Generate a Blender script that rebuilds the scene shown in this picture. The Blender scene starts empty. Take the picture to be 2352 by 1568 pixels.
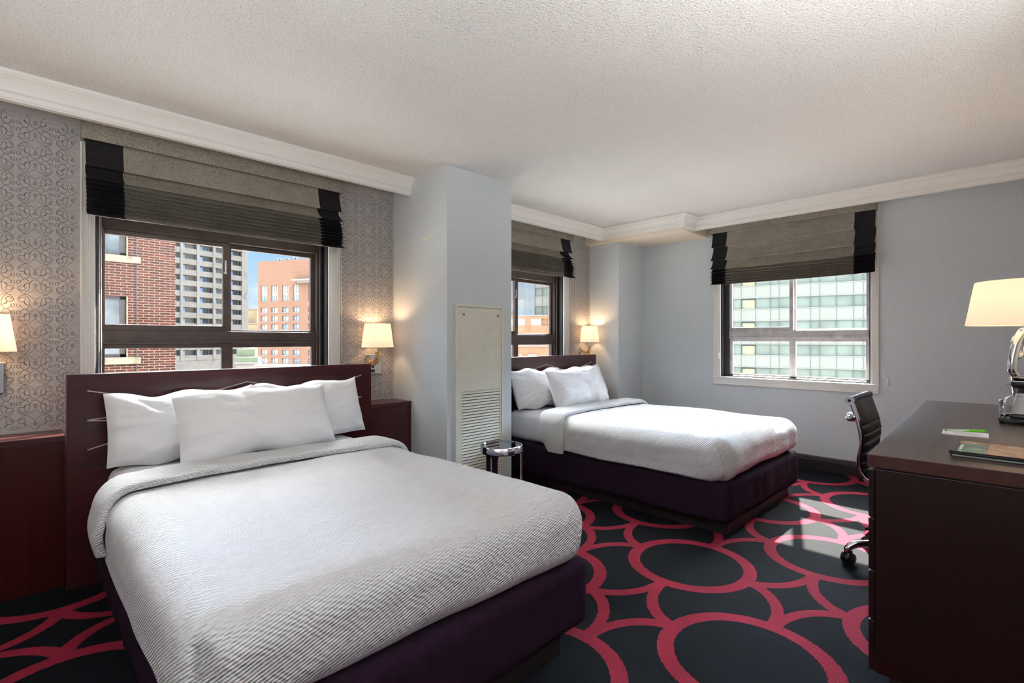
import bpy, bmesh, math, random
from mathutils import Vector, Matrix, noise
random.seed(7)
PI = math.pi
sc = bpy.context.scene
COL = sc.collection

# ------------------------------------------------------------------ helpers
def lin(c):
    f = lambda v: v / 12.92 if v <= 0.04045 else ((v + 0.055) / 1.055) ** 2.4
    return tuple(f(x / 255.0) for x in c) + (1.0,)

def dim(c, k=0.17):
    g = lambda v: 255 * (12.92 * v if v <= 0.0031308 else 1.055 * v ** (1 / 2.4) - 0.055)
    return tuple(g(v * k) for v in lin(c)[:3])

class X:
    """socket wrapper: arithmetic builds math nodes"""
    def __init__(s, nt, v): s.nt, s.v = nt, v
    def op(s, o, *a):
        n = s.nt.nodes.new('ShaderNodeMath'); n.operation = o
        for i, q in enumerate((s,) + a):
            q = q.v if isinstance(q, X) else q
            if isinstance(q, (int, float)): n.inputs[i].default_value = q
            else: s.nt.links.new(q, n.inputs[i])
        return X(s.nt, n.outputs[0])
    def __add__(s, o): return s.op('ADD', o)
    def __sub__(s, o): return s.op('SUBTRACT', o)
    def __mul__(s, o): return s.op('MULTIPLY', o)
    def __truediv__(s, o): return s.op('DIVIDE', o)
    def sq(s): return s * s
    def sqrt(s): return s.op('SQRT')
    def rnd(s): return s.op('ROUND')
    def mn(s, o): return s.op('MINIMUM', o)
    def mx(s, o): return s.op('MAXIMUM', o)
    def lt(s, o): return s.op('LESS_THAN', o)
    def gt(s, o): return s.op('GREATER_THAN', o)
    def abs(s): return s.op('ABSOLUTE')

class Mat:
    def __init__(s, name, col=(200, 200, 200), rough=0.6, metal=0.0, spec=0.5):
        s.m = bpy.data.materials.new(name); s.m.use_nodes = True
        s.nt = s.m.node_tree; s.b = s.nt.nodes['Principled BSDF']
        s.out = s.nt.nodes['Material Output']
        s.b.inputs['Base Color'].default_value = lin(col)
        s.b.inputs['Roughness'].default_value = rough
        s.b.inputs['Metallic'].default_value = metal
        s.b.inputs['Specular IOR Level'].default_value = spec
    def node(s, t, **k):
        n = s.nt.nodes.new(t)
        for a, v in k.items():
            if a in n.inputs: n.inputs[a].default_value = v
            else: setattr(n, a, v)
        return n
    def link(s, a, b): s.nt.links.new(a.v if isinstance(a, X) else a, b)
    def coord(s, which='Object', scale=(1, 1, 1), rot=(0, 0, 0), loc=(0, 0, 0)):
        t = s.node('ShaderNodeTexCoord'); mp = s.node('ShaderNodeMapping')
        mp.inputs['Scale'].default_value = scale; mp.inputs['Rotation'].default_value = rot
        mp.inputs['Location'].default_value = loc
        s.link(t.outputs[which], mp.inputs['Vector']); return mp.outputs['Vector']
    def noise(s, vec, scale=5, detail=4, rough=0.5, dist=0):
        n = s.node('ShaderNodeTexNoise'); s.link(vec, n.inputs['Vector'])
        n.inputs['Scale'].default_value = scale; n.inputs['Detail'].default_value = detail
        n.inputs['Roughness'].default_value = rough; n.inputs['Distortion'].default_value = dist
        return n.outputs['Fac']
    def ramp(s, fac, stops):
        r = s.node('ShaderNodeValToRGB'); s.link(fac, r.inputs['Fac'])
        e = r.color_ramp.elements
        while len(e) < len(stops): e.new(0.5)
        for q, (p, c) in zip(e, stops): q.position = p; q.color = lin(c) if len(c) == 3 else c
        return r.outputs['Color']
    def mix(s, fac, a, b, mode='MIX'):
        n = s.node('ShaderNodeMix', data_type='RGBA', blend_type=mode)
        for i, v in ((0, fac), (6, a), (7, b)):
            if isinstance(v, (int, float)): n.inputs[i].default_value = v
            elif isinstance(v, tuple): n.inputs[i].default_value = lin(v) if len(v) == 3 else v
            else: s.link(v, n.inputs[i])
        return n.outputs[2]
    def base(s, c): s.link(c, s.b.inputs['Base Color'])
    def bump(s, h, strength=0.3, dist=0.01):
        n = s.node('ShaderNodeBump'); n.inputs['Strength'].default_value = strength
        n.inputs['Distance'].default_value = dist
        s.link(h, n.inputs['Height']); s.link(n.outputs['Normal'], s.b.inputs['Normal'])

def plain(name, col, rough=0.6, metal=0.0, spec=0.5, var=0.06, scale=12.0, bump=0.0, bscale=60.0):
    m = Mat(name, col, rough, metal, spec)
    v = m.coord()
    lo = tuple(max(0, c * (1 - var)) for c in col); hi = tuple(min(255, c * (1 + var)) for c in col)
    m.base(m.ramp(m.noise(v, scale), [(0.3, lo), (0.7, hi)]))
    if bump: m.bump(m.noise(v, bscale, 3), bump, 0.004)
    return m.m

class MB:
    """mesh builder: several shapes that make ONE mesh"""
    def __init__(s): s.v = []; s.f = []; s.mi = []; s.sm = []
    def add(s, vs, fs, mi=0, smooth=False):
        o = len(s.v); s.v += [tuple(p) for p in vs]
        for f in fs: s.f.append([i + o for i in f]); s.mi.append(mi); s.sm.append(smooth)
        return s
    def box(s, x0, x1, y0, y1, z0, z1, mi=0, M=None):
        vs = [Vector((x, y, z)) for x in (x0, x1) for y in (y0, y1) for z in (z0, z1)]
        if M is not None: vs = [M @ p for p in vs]
        return s.add(vs, [(0, 1, 3, 2), (4, 6, 7, 5), (0, 4, 5, 1), (2, 3, 7, 6), (0, 2, 6, 4), (1, 5, 7, 3)], mi)
    def grid(s, fn, nu, nv, mi=0, smooth=True, closeu=False, flip=False):
        vs = [fn(i / nu, j / nv) for j in range(nv + 1) for i in range(nu + (0 if closeu else 1))]
        w = nu if closeu else nu + 1; fs = []
        for j in range(nv):
            for i in range(nu):
                a, b = j * w + i, j * w + (i + 1) % w
                q = (a, b, b + w, a + w); fs.append(q[::-1] if flip else q)
        return s.add(vs, fs, mi, smooth)
    def tube(s, pts, r, seg=10, mi=0, cap=True, flat=None):
        pts = [Vector(p) for p in pts]; n = len(pts); rs = r if isinstance(r, (list, tuple)) else [r] * n
        vs = []; up = None
        for i, p in enumerate(pts):
            t = (pts[min(i + 1, n - 1)] - pts[max(i - 1, 0)]).normalized()
            if up is None:
                up = Vector((0, 0, 1)) if abs(t.z) < 0.9 else Vector((1, 0, 0))
            a = t.cross(up).normalized(); up = a.cross(t).normalized()
            for k in range(seg):
                th = 2 * PI * k / seg
                ca, cb = math.cos(th), math.sin(th)
                vs.append(p + (a * ca + up * cb * (flat or 1.0)) * rs[i])
        fs = [(i * seg + k, i * seg + (k + 1) % seg, (i + 1) * seg + (k + 1) % seg, (i + 1) * seg + k)
              for i in range(n - 1) for k in range(seg)]
        if cap: fs += [tuple(range(seg))[::-1], tuple((n - 1) * seg + k for k in range(seg))]
        return s.add(vs, fs, mi, True)
    def lathe(s, prof, c=(0, 0, 0), seg=32, mi=0, sx=1.0, sy=1.0, closed=False, smooth=True):
        c = Vector(c); n = len(prof); vs = []
        for r, z in prof:
            for k in range(seg):
                th = 2 * PI * k / seg
                vs.append(c + Vector((r * sx * math.cos(th), r * sy * math.sin(th), z)))
        rng = n if closed else n - 1
        fs = [(i * seg + k, i * seg + (k + 1) % seg, ((i + 1) % n) * seg + (k + 1) % seg, ((i + 1) % n) * seg + k)
              for i in range(rng) for k in range(seg)]
        return s.add(vs, fs, mi, smooth)
    def poly(s, pts, thick, mi=0):
        """flat polygon (3D pts, planar) extruded by vector thick"""
        n = len(pts); a = [Vector(p) for p in pts]; b = [p + Vector(thick) for p in a]
        fs = [tuple(range(n)), tuple(range(2 * n - 1, n - 1, -1))] + [(i, i + n, (i + 1) % n + n, (i + 1) % n) for i in range(n)]
        return s.add(a + b, fs, mi)
    def sphere(s, c, r, seg=12, rings=8, mi=0, sc3=(1, 1, 1)):
        c = Vector(c)
        return s.grid(lambda u, v: c + Vector((r * sc3[0] * math.sin(PI * v) * math.cos(2 * PI * u), r * sc3[1] * math.sin(PI * v) * math.sin(2 * PI * u), -r * sc3[2] * math.cos(PI * v))), seg, rings, mi, True, True)
    def rbox(s, x0, x1, y0, y1, z0, z1, r, n=(24, 24, 8), fn=None, mi=0):
        lo = Vector((x0, y0, z0)); hi = Vector((x1, y1, z1))
        r = (r, r, r) if isinstance(r, (int, float)) else r
        ilo = Vector((x0 + r[0], y0 + r[1], z0 + r[2])); ihi = Vector((x1 - r[0], y1 - r[1], z1 - r[2]))
        idx = {}; vs = []; fs = []
        def par(k, i):
            t = i / n[k]; return lo[k] + (hi[k] - lo[k]) * t
        def vert(i, j, k):
            key = (i, j, k)
            if key in idx: return idx[key]
            p = Vector((par(0, i), par(1, j), par(2, k)))
            q = Vector([min(max(p[a], ilo[a]), ihi[a]) for a in range(3)])
            d = Vector([(p[a] - q[a]) / r[a] for a in range(3)])
            if d.length > 1e-9:
                m = max(abs(d.x), abs(d.y), abs(d.z)); d = d.normalized() * m
            p2 = Vector([q[a] + d[a] * r[a] for a in range(3)])
            if fn: p2 = fn(p2, d)
            idx[key] = len(vs); vs.append(p2); return idx[key]
        N = n
        for i in range(N[0]):
            for j in range(N[1]):
                fs.append((vert(i, j, N[2]), vert(i + 1, j, N[2]), vert(i + 1, j + 1, N[2]), vert(i, j + 1, N[2])))
                fs.append((vert(i, j, 0), vert(i, j + 1, 0), vert(i + 1, j + 1, 0), vert(i + 1, j, 0)))
        for i in range(N[0]):
            for k in range(N[2]):
                fs.append((vert(i, 0, k), vert(i + 1, 0, k), vert(i + 1, 0, k + 1), vert(i, 0, k + 1)))
                fs.append((vert(i, N[1], k), vert(i, N[1], k + 1), vert(i + 1, N[1], k + 1), vert(i + 1, N[1], k)))
        for j in range(N[1]):
            for k in range(N[2]):
                fs.append((vert(0, j, k), vert(0, j, k + 1), vert(0, j + 1, k + 1), vert(0, j + 1, k)))
                fs.append((vert(N[0], j, k), vert(N[0], j + 1, k), vert(N[0], j + 1, k + 1), vert(N[0], j, k + 1)))
        return s.add(vs, fs, mi, True)

def origin_of(p):
    M = Matrix.Identity(4)
    while p is not None:
        M = Matrix.Translation(p.location) @ p.rotation_euler.to_matrix().to_4x4() @ M; p = p.parent
    return M

def obj(name, mb, mats, parent=None, world=True, bevel=0.0, label=None):
    """ONE mesh object; coordinates are world ones unless world=False (then the parent's own)"""
    me = bpy.data.meshes.new(name)
    vs = mb.v; base = Vector((0, 0, 0))
    if parent is not None and world:
        Mi = origin_of(parent).inverted(); vs = [tuple(Mi @ Vector(p)) for p in vs]
    elif parent is None:
        base = Vector([(min(p[a] for p in vs) + max(p[a] for p in vs)) / 2 for a in range(3)])
        base.z = min(p[2] for p in vs)
        vs = [(p[0] - base.x, p[1] - base.y, p[2] - base.z) for p in vs]
    me.from_pydata(vs, [], mb.f); me.update()
    for m in (mats if isinstance(mats, (list, tuple)) else [mats]): me.materials.append(m)
    for p, mi, sm in zip(me.polygons, mb.mi, mb.sm): p.material_index = mi; p.use_smooth = sm
    bm = bmesh.new(); bm.from_mesh(me); bmesh.ops.recalc_face_normals(bm, faces=bm.faces); bm.to_mesh(me); bm.free()
    if any(mb.sm): me.set_sharp_from_angle(angle=math.radians(48))
    o = bpy.data.objects.new(name, me); COL.objects.link(o); o.location = base
    if parent is not None: o.parent = parent
    if bevel:
        b = o.modifiers.new('edge', 'BEVEL'); b.width = bevel; b.segments = 2; b.limit_method = 'ANGLE'; b.angle_limit = 0.6
    if label: o['label'] = label
    return o

def tag(o, label, cat, group=None):
    o['label'] = label; o['category'] = cat
    if group: o['group'] = group
    return o
def thing(name, label, cat, loc=(0, 0, 0), rz=0.0, group=None):
    o = bpy.data.objects.new(name, None); COL.objects.link(o); o.empty_display_size = 0.1
    o.location = loc; o.rotation_euler = (0, 0, rz)
    return tag(o, label, cat, group)
def struct(name, mb, m, parent=None, world=True, bevel=0.0):
    o = obj(name, mb, m, parent, world, bevel)
    if parent is None: o['kind'] = 'structure'
    return o
def copy_tree(o, parent=None, label=None):
    c = o.copy(); COL.objects.link(c)
    if parent is not None: c.parent = parent
    if label: c['label'] = label
    for ch in list(o.children): copy_tree(ch, c)
    return c

# ------------------------------------------------------------------ materials
M = {}
def carpet():
    m = Mat('carpet', (30, 36, 44), 0.95, 0, 0.1)
    t = m.node('ShaderNodeTexCoord'); sp = m.node('ShaderNodeSeparateXYZ')
    nz = m.node('ShaderNodeTexNoise'); nz.inputs['Scale'].default_value = 60; nz.inputs['Detail'].default_value = 2
    gm = m.node('ShaderNodeNewGeometry')
    m.link(gm.outputs['Position'], nz.inputs['Vector']); m.link(gm.outputs['Position'], sp.inputs[0])
    wob = X(m.nt, nz.outputs['Fac']) * 0.012 - 0.006
    x = X(m.nt, sp.outputs[0]) + wob; y = X(m.nt, sp.outputs[1]) - wob
    ax, ay, bx, by = 0.655, 0.55, 0.635, -0.53
    det = ax * by - bx * ay
    px, py = x - 2.70, y - 1.31
    def dist(cx, cy, ky=1.0):
        qx, qy = px - cx, py - cy
        u = (qx * (by / det) - qy * (bx / det)); v = (qy * (ax / det) - qx * (ay / det))
        u = u - u.rnd(); v = v - v.rnd()
        dx = u * ax + v * bx; dy = (u * ay + v * by) * ky
        return (dx.sq() + dy.sq()).sqrt()
    dr = dist(0, 0); da = dist(ax / 2, ay / 2, 1.24); db = dist(bx / 2, by / 2, 1.24)
    ring = dr.lt(0.338) * dr.gt(0.272)
    st = lambda d: d.lt(0.358) * d.gt(0.296)
    edge = st(da).mx(st(db)) * dr.gt(0.338)
    red = ring.mx(edge)
    fine = m.noise(gm.outputs['Position'], 300, 3, 0.7); coarse = m.noise(gm.outputs['Position'], 5, 4)
    dark = m.ramp(fine, [(0.32, (2, 3, 5)), (0.68, (23, 27, 33))])
    redc = m.ramp(fine, [(0.32, (78, 14, 27)), (0.68, (170, 48, 72))])
    c = m.mix(red.v, dark, redc)
    c = m.mix(0.25, c, m.ramp(coarse, [(0.3, (60, 60, 60)), (0.7, (190, 190, 190))]), 'OVERLAY')
    m.base(c)
    m.bump((X(m.nt, fine) * 0.6 + red * 0.7).v, 0.7, 0.004)
    return m.m
M['carpet'] = carpet()

def popcorn():
    m = Mat('textured_ceiling', (236, 232, 226), 0.95, 0, 0.1)
    v = m.coord()
    h = m.noise(v, 125, 4, 0.6); h2 = m.noise(v, 45, 3)
    m.base(m.ramp(h, [(0.30, (206, 203, 200)), (0.46, (240, 239, 237)), (0.8, (249, 248, 246))]))
    m.bump((X(m.nt, h) + X(m.nt, h2) * 0.5).v, 0.8, 0.012)
    return m.m
M['ceiling'] = popcorn()
def gray_wall():
    m = Mat('grey_wallcovering', (186, 188, 191), 0.75, 0, 0.25)
    v = m.coord(scale=(1, 1, 0.12))
    m.base(m.ramp(m.noise(v, 130, 3), [(0.3, (202, 208, 212)), (0.7, (208, 214, 218))]))
    m.bump(m.noise(v, 160, 2), 0.02, 0.002)
    return m.m
M['wall'] = gray_wall()
M['torn'] = plain('torn_paper', (226, 214, 196), 0.8)
def paper_ground():
    m = Mat('wallpaper_ground', (172, 169, 168), 0.5, 0, 0.4)
    v = m.coord(scale=(0.08, 1, 1))
    m.base(m.ramp(m.noise(v, 260, 3), [(0.3, (160, 156, 155)), (0.7, (183, 180, 178))]))
    return m.m
M['paper'] = paper_ground()
M['ink'] = plain('wallpaper_scrolls', (98, 86, 84), 0.5)
M['white_trim'] = plain('white_gloss_trim', (238, 237, 233), 0.6, 0, 0.3, 0.0)
M['beige'] = plain('cream_plaster', (232, 218, 200), 0.8, 0, 0.2, 0.02)
M['panel'] = plain('cream_painted_metal', (222, 220, 204), 0.4, 0, 0.5, 0.02)
M['slot'] = plain('dark_slot', (70, 66, 56), 0.8)
M['screw'] = plain('screw_steel', (150, 150, 146), 0.3, 1.0)
M['bronze'] = plain('bronze_aluminium', (76, 64, 60), 0.35, 0.3, 0.5, 0.08)
M['bronze_glare'] = plain('bronze_glare_grey', (176, 172, 174), 0.4, 0.1, 0.5, 0.1)  # window glare painted as a paler grey copy of the bronze frame
M['jamb'] = plain('black_jamb', (36, 34, 36), 0.5)
M['base_dark'] = plain('dark_baseboard', (34, 31, 30), 0.35)
def wood(name, col, sat=1.0, rough=0.28, axis='x'):
    m = Mat(name, col, rough, 0, 0.3)
    sc_ = (0.7, 9, 9) if axis == 'x' else (9, 9, 0.7)
    v = m.coord(scale=sc_)
    n = m.noise(v, 5, 6, 0.6, 0.6)
    lo = tuple(c * 0.72 for c in col); hi = tuple(min(255, c * 1.22) for c in col)
    m.base(m.ramp(n, [(0.3, lo), (0.7, hi)]))
    m.b.inputs['Coat Weight'].default_value = 0.10; m.b.inputs['Coat Roughness'].default_value = 0.2
    return m.m
M['mahogany'] = wood('mahogany_veneer', (58, 25, 28))
M['mahogany_v'] = wood('red_mahogany', (50, 14, 14), axis='z')
M['desk_wood'] = wood('dark_desk_wood', (27, 14, 13), rough=0.3)
M['desk_edge'] = wood('desk_edge_wood', (58, 32, 28), rough=0.3)
M['desk_top'] = wood('worn_desk_top', (60, 46, 43), rough=0.32)
M['inlay'] = plain('pale_inlay', (206, 186, 178), 0.35, 0.2)
M['groove'] = plain('dark_groove', (28, 12, 12), 0.6)
M['plinth'] = plain('black_plinth', (26, 18, 17), 0.5)
def tweed():
    m = Mat('grey_tweed', (120, 114, 104), 0.9, 0, 0.1)
    v = m.coord()
    a = m.noise(v, 170, 4, 0.7); b = m.noise(v, 7, 3)
    c = m.ramp(a, [(0.3, (114, 107, 97)), (0.7, (192, 184, 171))])
    m.base(m.mix(0.3, c, m.ramp(b, [(0.3, (90, 90, 90)), (0.7, (170, 168, 165))]), 'OVERLAY'))
    m.bump(a, 0.2, 0.003)
    return m.m
M['tweed'] = tweed()
M['black_cloth'] = plain('black_border_cloth', (34, 31, 35), 0.8, 0, 0.2, 0.1, 40)
M['lining'] = plain('blind_lining', (210, 205, 196), 0.9)
M['chain'] = plain('white_bead_chain', (214, 210, 200), 0.4)
def linen(name, col=(238, 238, 240), bump=0.12, scale=9):
    m = Mat(name, col, 0.85, 0, 0.15)
    v = m.coord(); n = m.noise(v, scale, 5, 0.55, 0.8)
    m.bump(n, bump, 0.03); m.b.inputs['Sheen Weight'].default_value = 0.15
    return m.m
M['linen'] = linen('white_pillow_linen')
M['sheet'] = linen('white_sheet', (236, 237, 240), 0.08)
def seersucker():
    m = Mat('white_ribbed_bedspread', (214, 214, 216), 0.85, 0, 0.15)
    v = m.coord(); w = m.node('ShaderNodeTexNoise'); w.inputs['Scale'].default_value = 14; w.inputs['Detail'].default_value = 2
    m.link(v, w.inputs['Vector'])
    sp = m.node('ShaderNodeSeparateXYZ'); m.link(v, sp.inputs[0])
    x, y, z = (X(m.nt, sp.outputs[i]) for i in range(3)); n = X(m.nt, w.outputs['Fac'])
    v2 = m.coord(scale=(42, 105, 105)); cell = X(m.nt, m.noise(v2, 1.0, 2, 0.4))
    a = ((y + z) * 430 + n * 12).op('SINE') * ((x - z) * 225 + n * 9).op('SINE')
    h = a * 0.9 + cell * 1.3
    big = X(m.nt, m.noise(v, 4, 3)) * 3.0
    m.bump((h + big).v, 0.62, 0.0065)
    m.b.inputs['Sheen Weight'].default_value = 0.15
    return m.m
M['spread'] = seersucker()
M['purple'] = plain('aubergine_box_cover', (36, 23, 36), 0.95, 0, 0.05, 0.12, 30, 0.25, 14)
M['chrome'] = plain('chrome', (225, 225, 228), 0.08, 1.0, 0.5, 0.0)
M['dark_chrome'] = plain('smoked_chrome', (200, 197, 206), 0.08, 1.0, 0.5, 0.0)
M['steel'] = plain('brushed_steel', (190, 188, 184), 0.28, 1.0, 0.5, 0.03)
M['black'] = plain('black_plastic', (22, 22, 23), 0.4)
M['gloss_black'] = plain('gloss_black', (14, 14, 15), 0.12)
M['leather'] = plain('black_leather', (26, 24, 24), 0.5, 0, 0.5, 0.1, 40, 0.2, 220)
M['silver_plastic'] = plain('silver_plastic', (200, 198, 196), 0.35, 0.1)
M['white_paper'] = plain('white_paper', (238, 238, 240), 0.8, 0, 0.2, 0.01)
M['grey_print'] = plain('grey_print', (150, 152, 160), 0.8)
M['green'] = plain('green_plastic', (96, 190, 30), 0.3, 0, 0.5, 0.02)
M['pen_white'] = plain('pen_barrel', (228, 232, 226), 0.3, 0, 0.5, 0.01)
M['cover_green'] = plain('green_cover', (96, 124, 100), 0.25, 0, 0.5, 0.3, 26)
M['cover_dark'] = plain('dark_cover', (34, 38, 36), 0.25)
def photo_cover():
    m = Mat('printed_cover', (150, 110, 80), 0.22)
    v = m.coord(scale=(1.6, 0.8, 1)); n = m.noise(v, 14, 5, 0.6, 1.5)
    m.base(m.ramp(n, [(0.25, (70, 52, 44)), (0.42, (176, 116, 74)), (0.55, (208, 164, 128)), (0.68, (150, 150, 160)), (0.8, (232, 214, 190))]))
    return m.m
M['cover_photo'] = photo_cover()
def glass(name, tint=(250, 252, 252), refl=0.08, k=0.35):
    m = Mat(name); nt = m.nt; nt.nodes.remove(m.b)
    t = m.node('ShaderNodeBsdfTransparent'); t.inputs[0].default_value = lin(tint)
    g = m.node('ShaderNodeBsdfGlossy'); g.inputs['Roughness'].default_value = 0.02
    lw = m.node('ShaderNodeLayerWeight'); lw.inputs['Blend'].default_value = 0.35
    mx = m.node('ShaderNodeMixShader')
    f = (X(nt, lw.outputs['Fresnel']) * k + refl * 0.1).op('MINIMUM', 0.6)
    m.link(f.v, mx.inputs[0]); m.link(t.outputs[0], mx.inputs[1]); m.link(g.outputs[0], mx.inputs[2])
    m.link(mx.outputs[0], m.out.inputs['Surface'])
    return m.m
M['glass'] = glass('window_glass')
M['table_glass'] = glass('table_glass', (222, 230, 228), 0.3, 1.7)
M['crystal'] = glass('cut_crystal', (255, 243, 222), 0.9, 1.3)
def shade_cloth():
    m = Mat('lampshade_fabric'); nt = m.nt; nt.nodes.remove(m.b)
    v = m.coord(); n = m.noise(v, 300, 2)
    d = m.node('ShaderNodeBsdfDiffuse'); t = m.node('ShaderNodeBsdfTranslucent'); mx = m.node('ShaderNodeMixShader')
    c = m.ramp(n, [(0.3, (238, 228, 214)), (0.7, (250, 243, 232))])
    m.link(c, d.inputs[0]); m.link(c, t.inputs[0]); mx.inputs[0].default_value = 0.5
    m.link(d.outputs[0], mx.inputs[1]); m.link(t.outputs[0], mx.inputs[2])
    e = m.node('ShaderNodeEmission'); e.inputs[0].default_value = lin((255, 228, 206)); e.inputs[1].default_value = 0.18
    ad = m.node('ShaderNodeAddShader'); m.link(mx.outputs[0], ad.inputs[0]); m.link(e.outputs[0], ad.inputs[1]); m.link(ad.outputs[0], m.out.inputs['Surface'])
    return m.m
M['shade'] = shade_cloth()
def emit(name, col, s):
    m = Mat(name, col); m.b.inputs['Emission Color'].default_value = lin(col); m.b.inputs['Emission Strength'].default_value = s
    return m.m
M['bulb'] = emit('lit_bulb', (255, 214, 150), 12.0)
M['added_glow'] = emit('added_uplight_glow', (252, 250, 246), 205.0)  # glowing disc of the added uplighters behind the camera
def brick(name, c1, c2, mortar, w, h, ms=0.09, axis='xz', blotch=None):
    m = Mat(name, c1, 0.9, 0, 0.1)
    t = m.node('ShaderNodeTexCoord'); sp = m.node('ShaderNodeSeparateXYZ'); cb = m.node('ShaderNodeCombineXYZ')
    m.link(t.outputs['Object'], sp.inputs[0])
    m.link((X(m.nt, sp.outputs[0]) + X(m.nt, sp.outputs[1])).v, cb.inputs[0]); m.link(sp.outputs[2], cb.inputs[1])
    b = m.node('ShaderNodeTexBrick'); m.link(cb.outputs[0], b.inputs['Vector'])
    b.inputs['Color1'].default_value = lin(c1); b.inputs['Color2'].default_value = lin(c2); b.inputs['Mortar'].default_value = lin(mortar)
    b.inputs['Scale'].default_value = 1.0; b.inputs['Brick Width'].default_value = w; b.inputs['Row Height'].default_value = h
    b.inputs['Mortar Size'].default_value = h * ms; b.inputs['Bias'].default_value = 0.0
    n = m.noise(t.outputs['Object'], 3, 4)
    c = m.mix(0.35, b.outputs['Color'], m.ramp(n, [(0.3, (90, 90, 90)), (0.7, (175, 175, 175))]), 'OVERLAY')
    if blotch:
        k = m.noise(t.outputs['Object'], 0.9, 5, 0.7)
        c = m.mix(m.ramp(k, [(0.55, (0, 0, 0)), (0.72, (200, 200, 200))]), c, blotch)
    m.base(c); return m.m
M['brick_near'] = brick('red_brick', dim((146, 72, 52), 0.17), dim((108, 62, 52), 0.17), dim((206, 190, 172), 0.17), 0.27, 0.077, 0.13)
M['limestone'] = plain('weathered_stone', dim((206, 188, 160)), 0.9, 0, 0.1, 0.2, 6)
M['concrete'] = plain('grey_concrete', dim((178, 171, 162), 0.115), 0.9, 0, 0.1, 0.08, 0.6)
M['concrete_lightened'] = plain('lightened_concrete', dim((214, 208, 200), 0.145), 0.9, 0, 0.1, 0.1, 0.6)  # grey concrete made paler to offset the shade inside the tower recesses
M['sign_grey'] = plain('dark_sign_letters', dim((110, 108, 112)), 0.8)
M['brick_orange'] = brick('orange_brick', dim((230, 180, 152), 0.20), dim((220, 168, 142), 0.20), dim((210, 166, 142), 0.20), 1.2, 0.45, 0.12)
M['brick_low'] = brick('pale_orange_brick', dim((240, 180, 138), 0.27), dim((232, 170, 130), 0.27), dim((222, 170, 136), 0.27), 0.6, 0.2, 0.12)
M['white_stone'] = plain('white_stone', dim((236, 232, 224)), 0.8, 0, 0.2, 0.02)
M['spandrel'] = plain('white_spandrel_panel', dim((226, 232, 222), 0.125), 0.6, 0, 0.3, 0.02, 0.4)
M['green_glass'] = plain('pale_green_glass', dim((166, 182, 172), 0.2), 0.2, 0, 0.4, 0.12, 0.25)
M['joint'] = plain('facade_joint', dim((130, 140, 132)), 0.7)
M['curtain'] = plain('pale_curtain', dim((226, 226, 190)), 0.9, 0, 0.1, 0.12, 2)
M['ext_window'] = plain('pale_window', dim((186, 208, 216), 0.30), 0.15, 0, 0.8, 0.2, 0.3)
M['ext_blue'] = plain('painted_sky_reflection_pane', dim((160, 196, 236), 0.34), 0.1, 0, 0.8, 0.12, 0.3)  # blue reflection of the sky put into the pane colour
M['ext_dark'] = plain('dark_pane', dim((92, 100, 104)), 0.15, 0, 0.8, 0.2, 0.4)
M['ext_cream'] = plain('cream_blind_window', dim((232, 228, 212), 0.30), 0.5, 0, 0.3, 0.08, 0.6)
M['beige_ext'] = plain('beige_masonry', dim((226, 204, 164)), 0.9, 0, 0.1, 0.06, 0.3)
M['shed_green'] = plain('sage_metal', dim((146, 164, 128)), 0.6, 0, 0.3, 0.05, 0.4)
M['ext_grey'] = plain('grey_reflecting_pane', dim((150, 160, 166)), 0.15, 0, 0.8, 0.35, 1.5)
M['brown_ext'] = plain('brown_sash', dim((74, 58, 54)), 0.5)

# ------------------------------------------------------------------ the room
ZC = 2.53; YW = 3.68; XB = 5.5
struct('floor', MB().box(-1.8, 5.75, -1.5, 3.95, -0.12, 0.0), M['carpet'])
struct('ceiling', MB().box(-1.8, 5.75, -1.5, 3.95, ZC, ZC + 0.12), M['ceiling'])

QUARTER = [
    (12, [(630, 395), (700, 418), (757, 455), (783, 500), (768, 538), (715, 553), (664, 536), (640, 500), (652, 470), (692, 457), (733, 470), (752, 494)]),
    (8, [(630, 395), (560, 425), (492, 470), (445, 512)]),
    (10, [(622, 436), (580, 475), (556, 540), (560, 612), (592, 664), (645, 690), (702, 668), (735, 630), (744, 590)]),
    (20, [(662, 545), (650, 578), (612, 600)]), (9, [(612, 600), (565, 608), (530, 608)]),
    (10, [(738, 596), (745, 640), (775, 658), (802, 635), (798, 600), (775, 590)]),
    (9, [(537, 608), (512, 655), (445, 682)]),
    (12, [(447, 528), (466, 570), (450, 606)]), (8, [(470, 602), (500, 606)]),
    (17, [(630, 434), (645, 434)]), (17, [(730, 508), (745, 508)]), (12, [(492, 574), (504, 574)]),
]
def smooth_line(p, k=3):
    if len(p) < 3: return p
    out = []
    q = [p[0]] + list(p) + [p[-1]]
    for i in range(1, len(q) - 2):
        for s in range(k):
            t = s / k; a, b, c, d = q[i - 1], q[i], q[i + 1], q[i + 2]
            out.append(tuple(0.5 * (2 * b[m] + (c[m] - a[m]) * t + (2 * a[m] - 5 * b[m] + 4 * c[m] - d[m]) * t * t + (3 * b[m] - a[m] - 3 * c[m] + d[m]) * t ** 3) for m in (0, 1)))
    return out + [p[-1]]
QS = [(w, [((a - 445) / 380 * 0.0745, (b - 395) / 295 * 0.0795) for a, b in smooth_line(p)]) for w, p in QUARTER]
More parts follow.
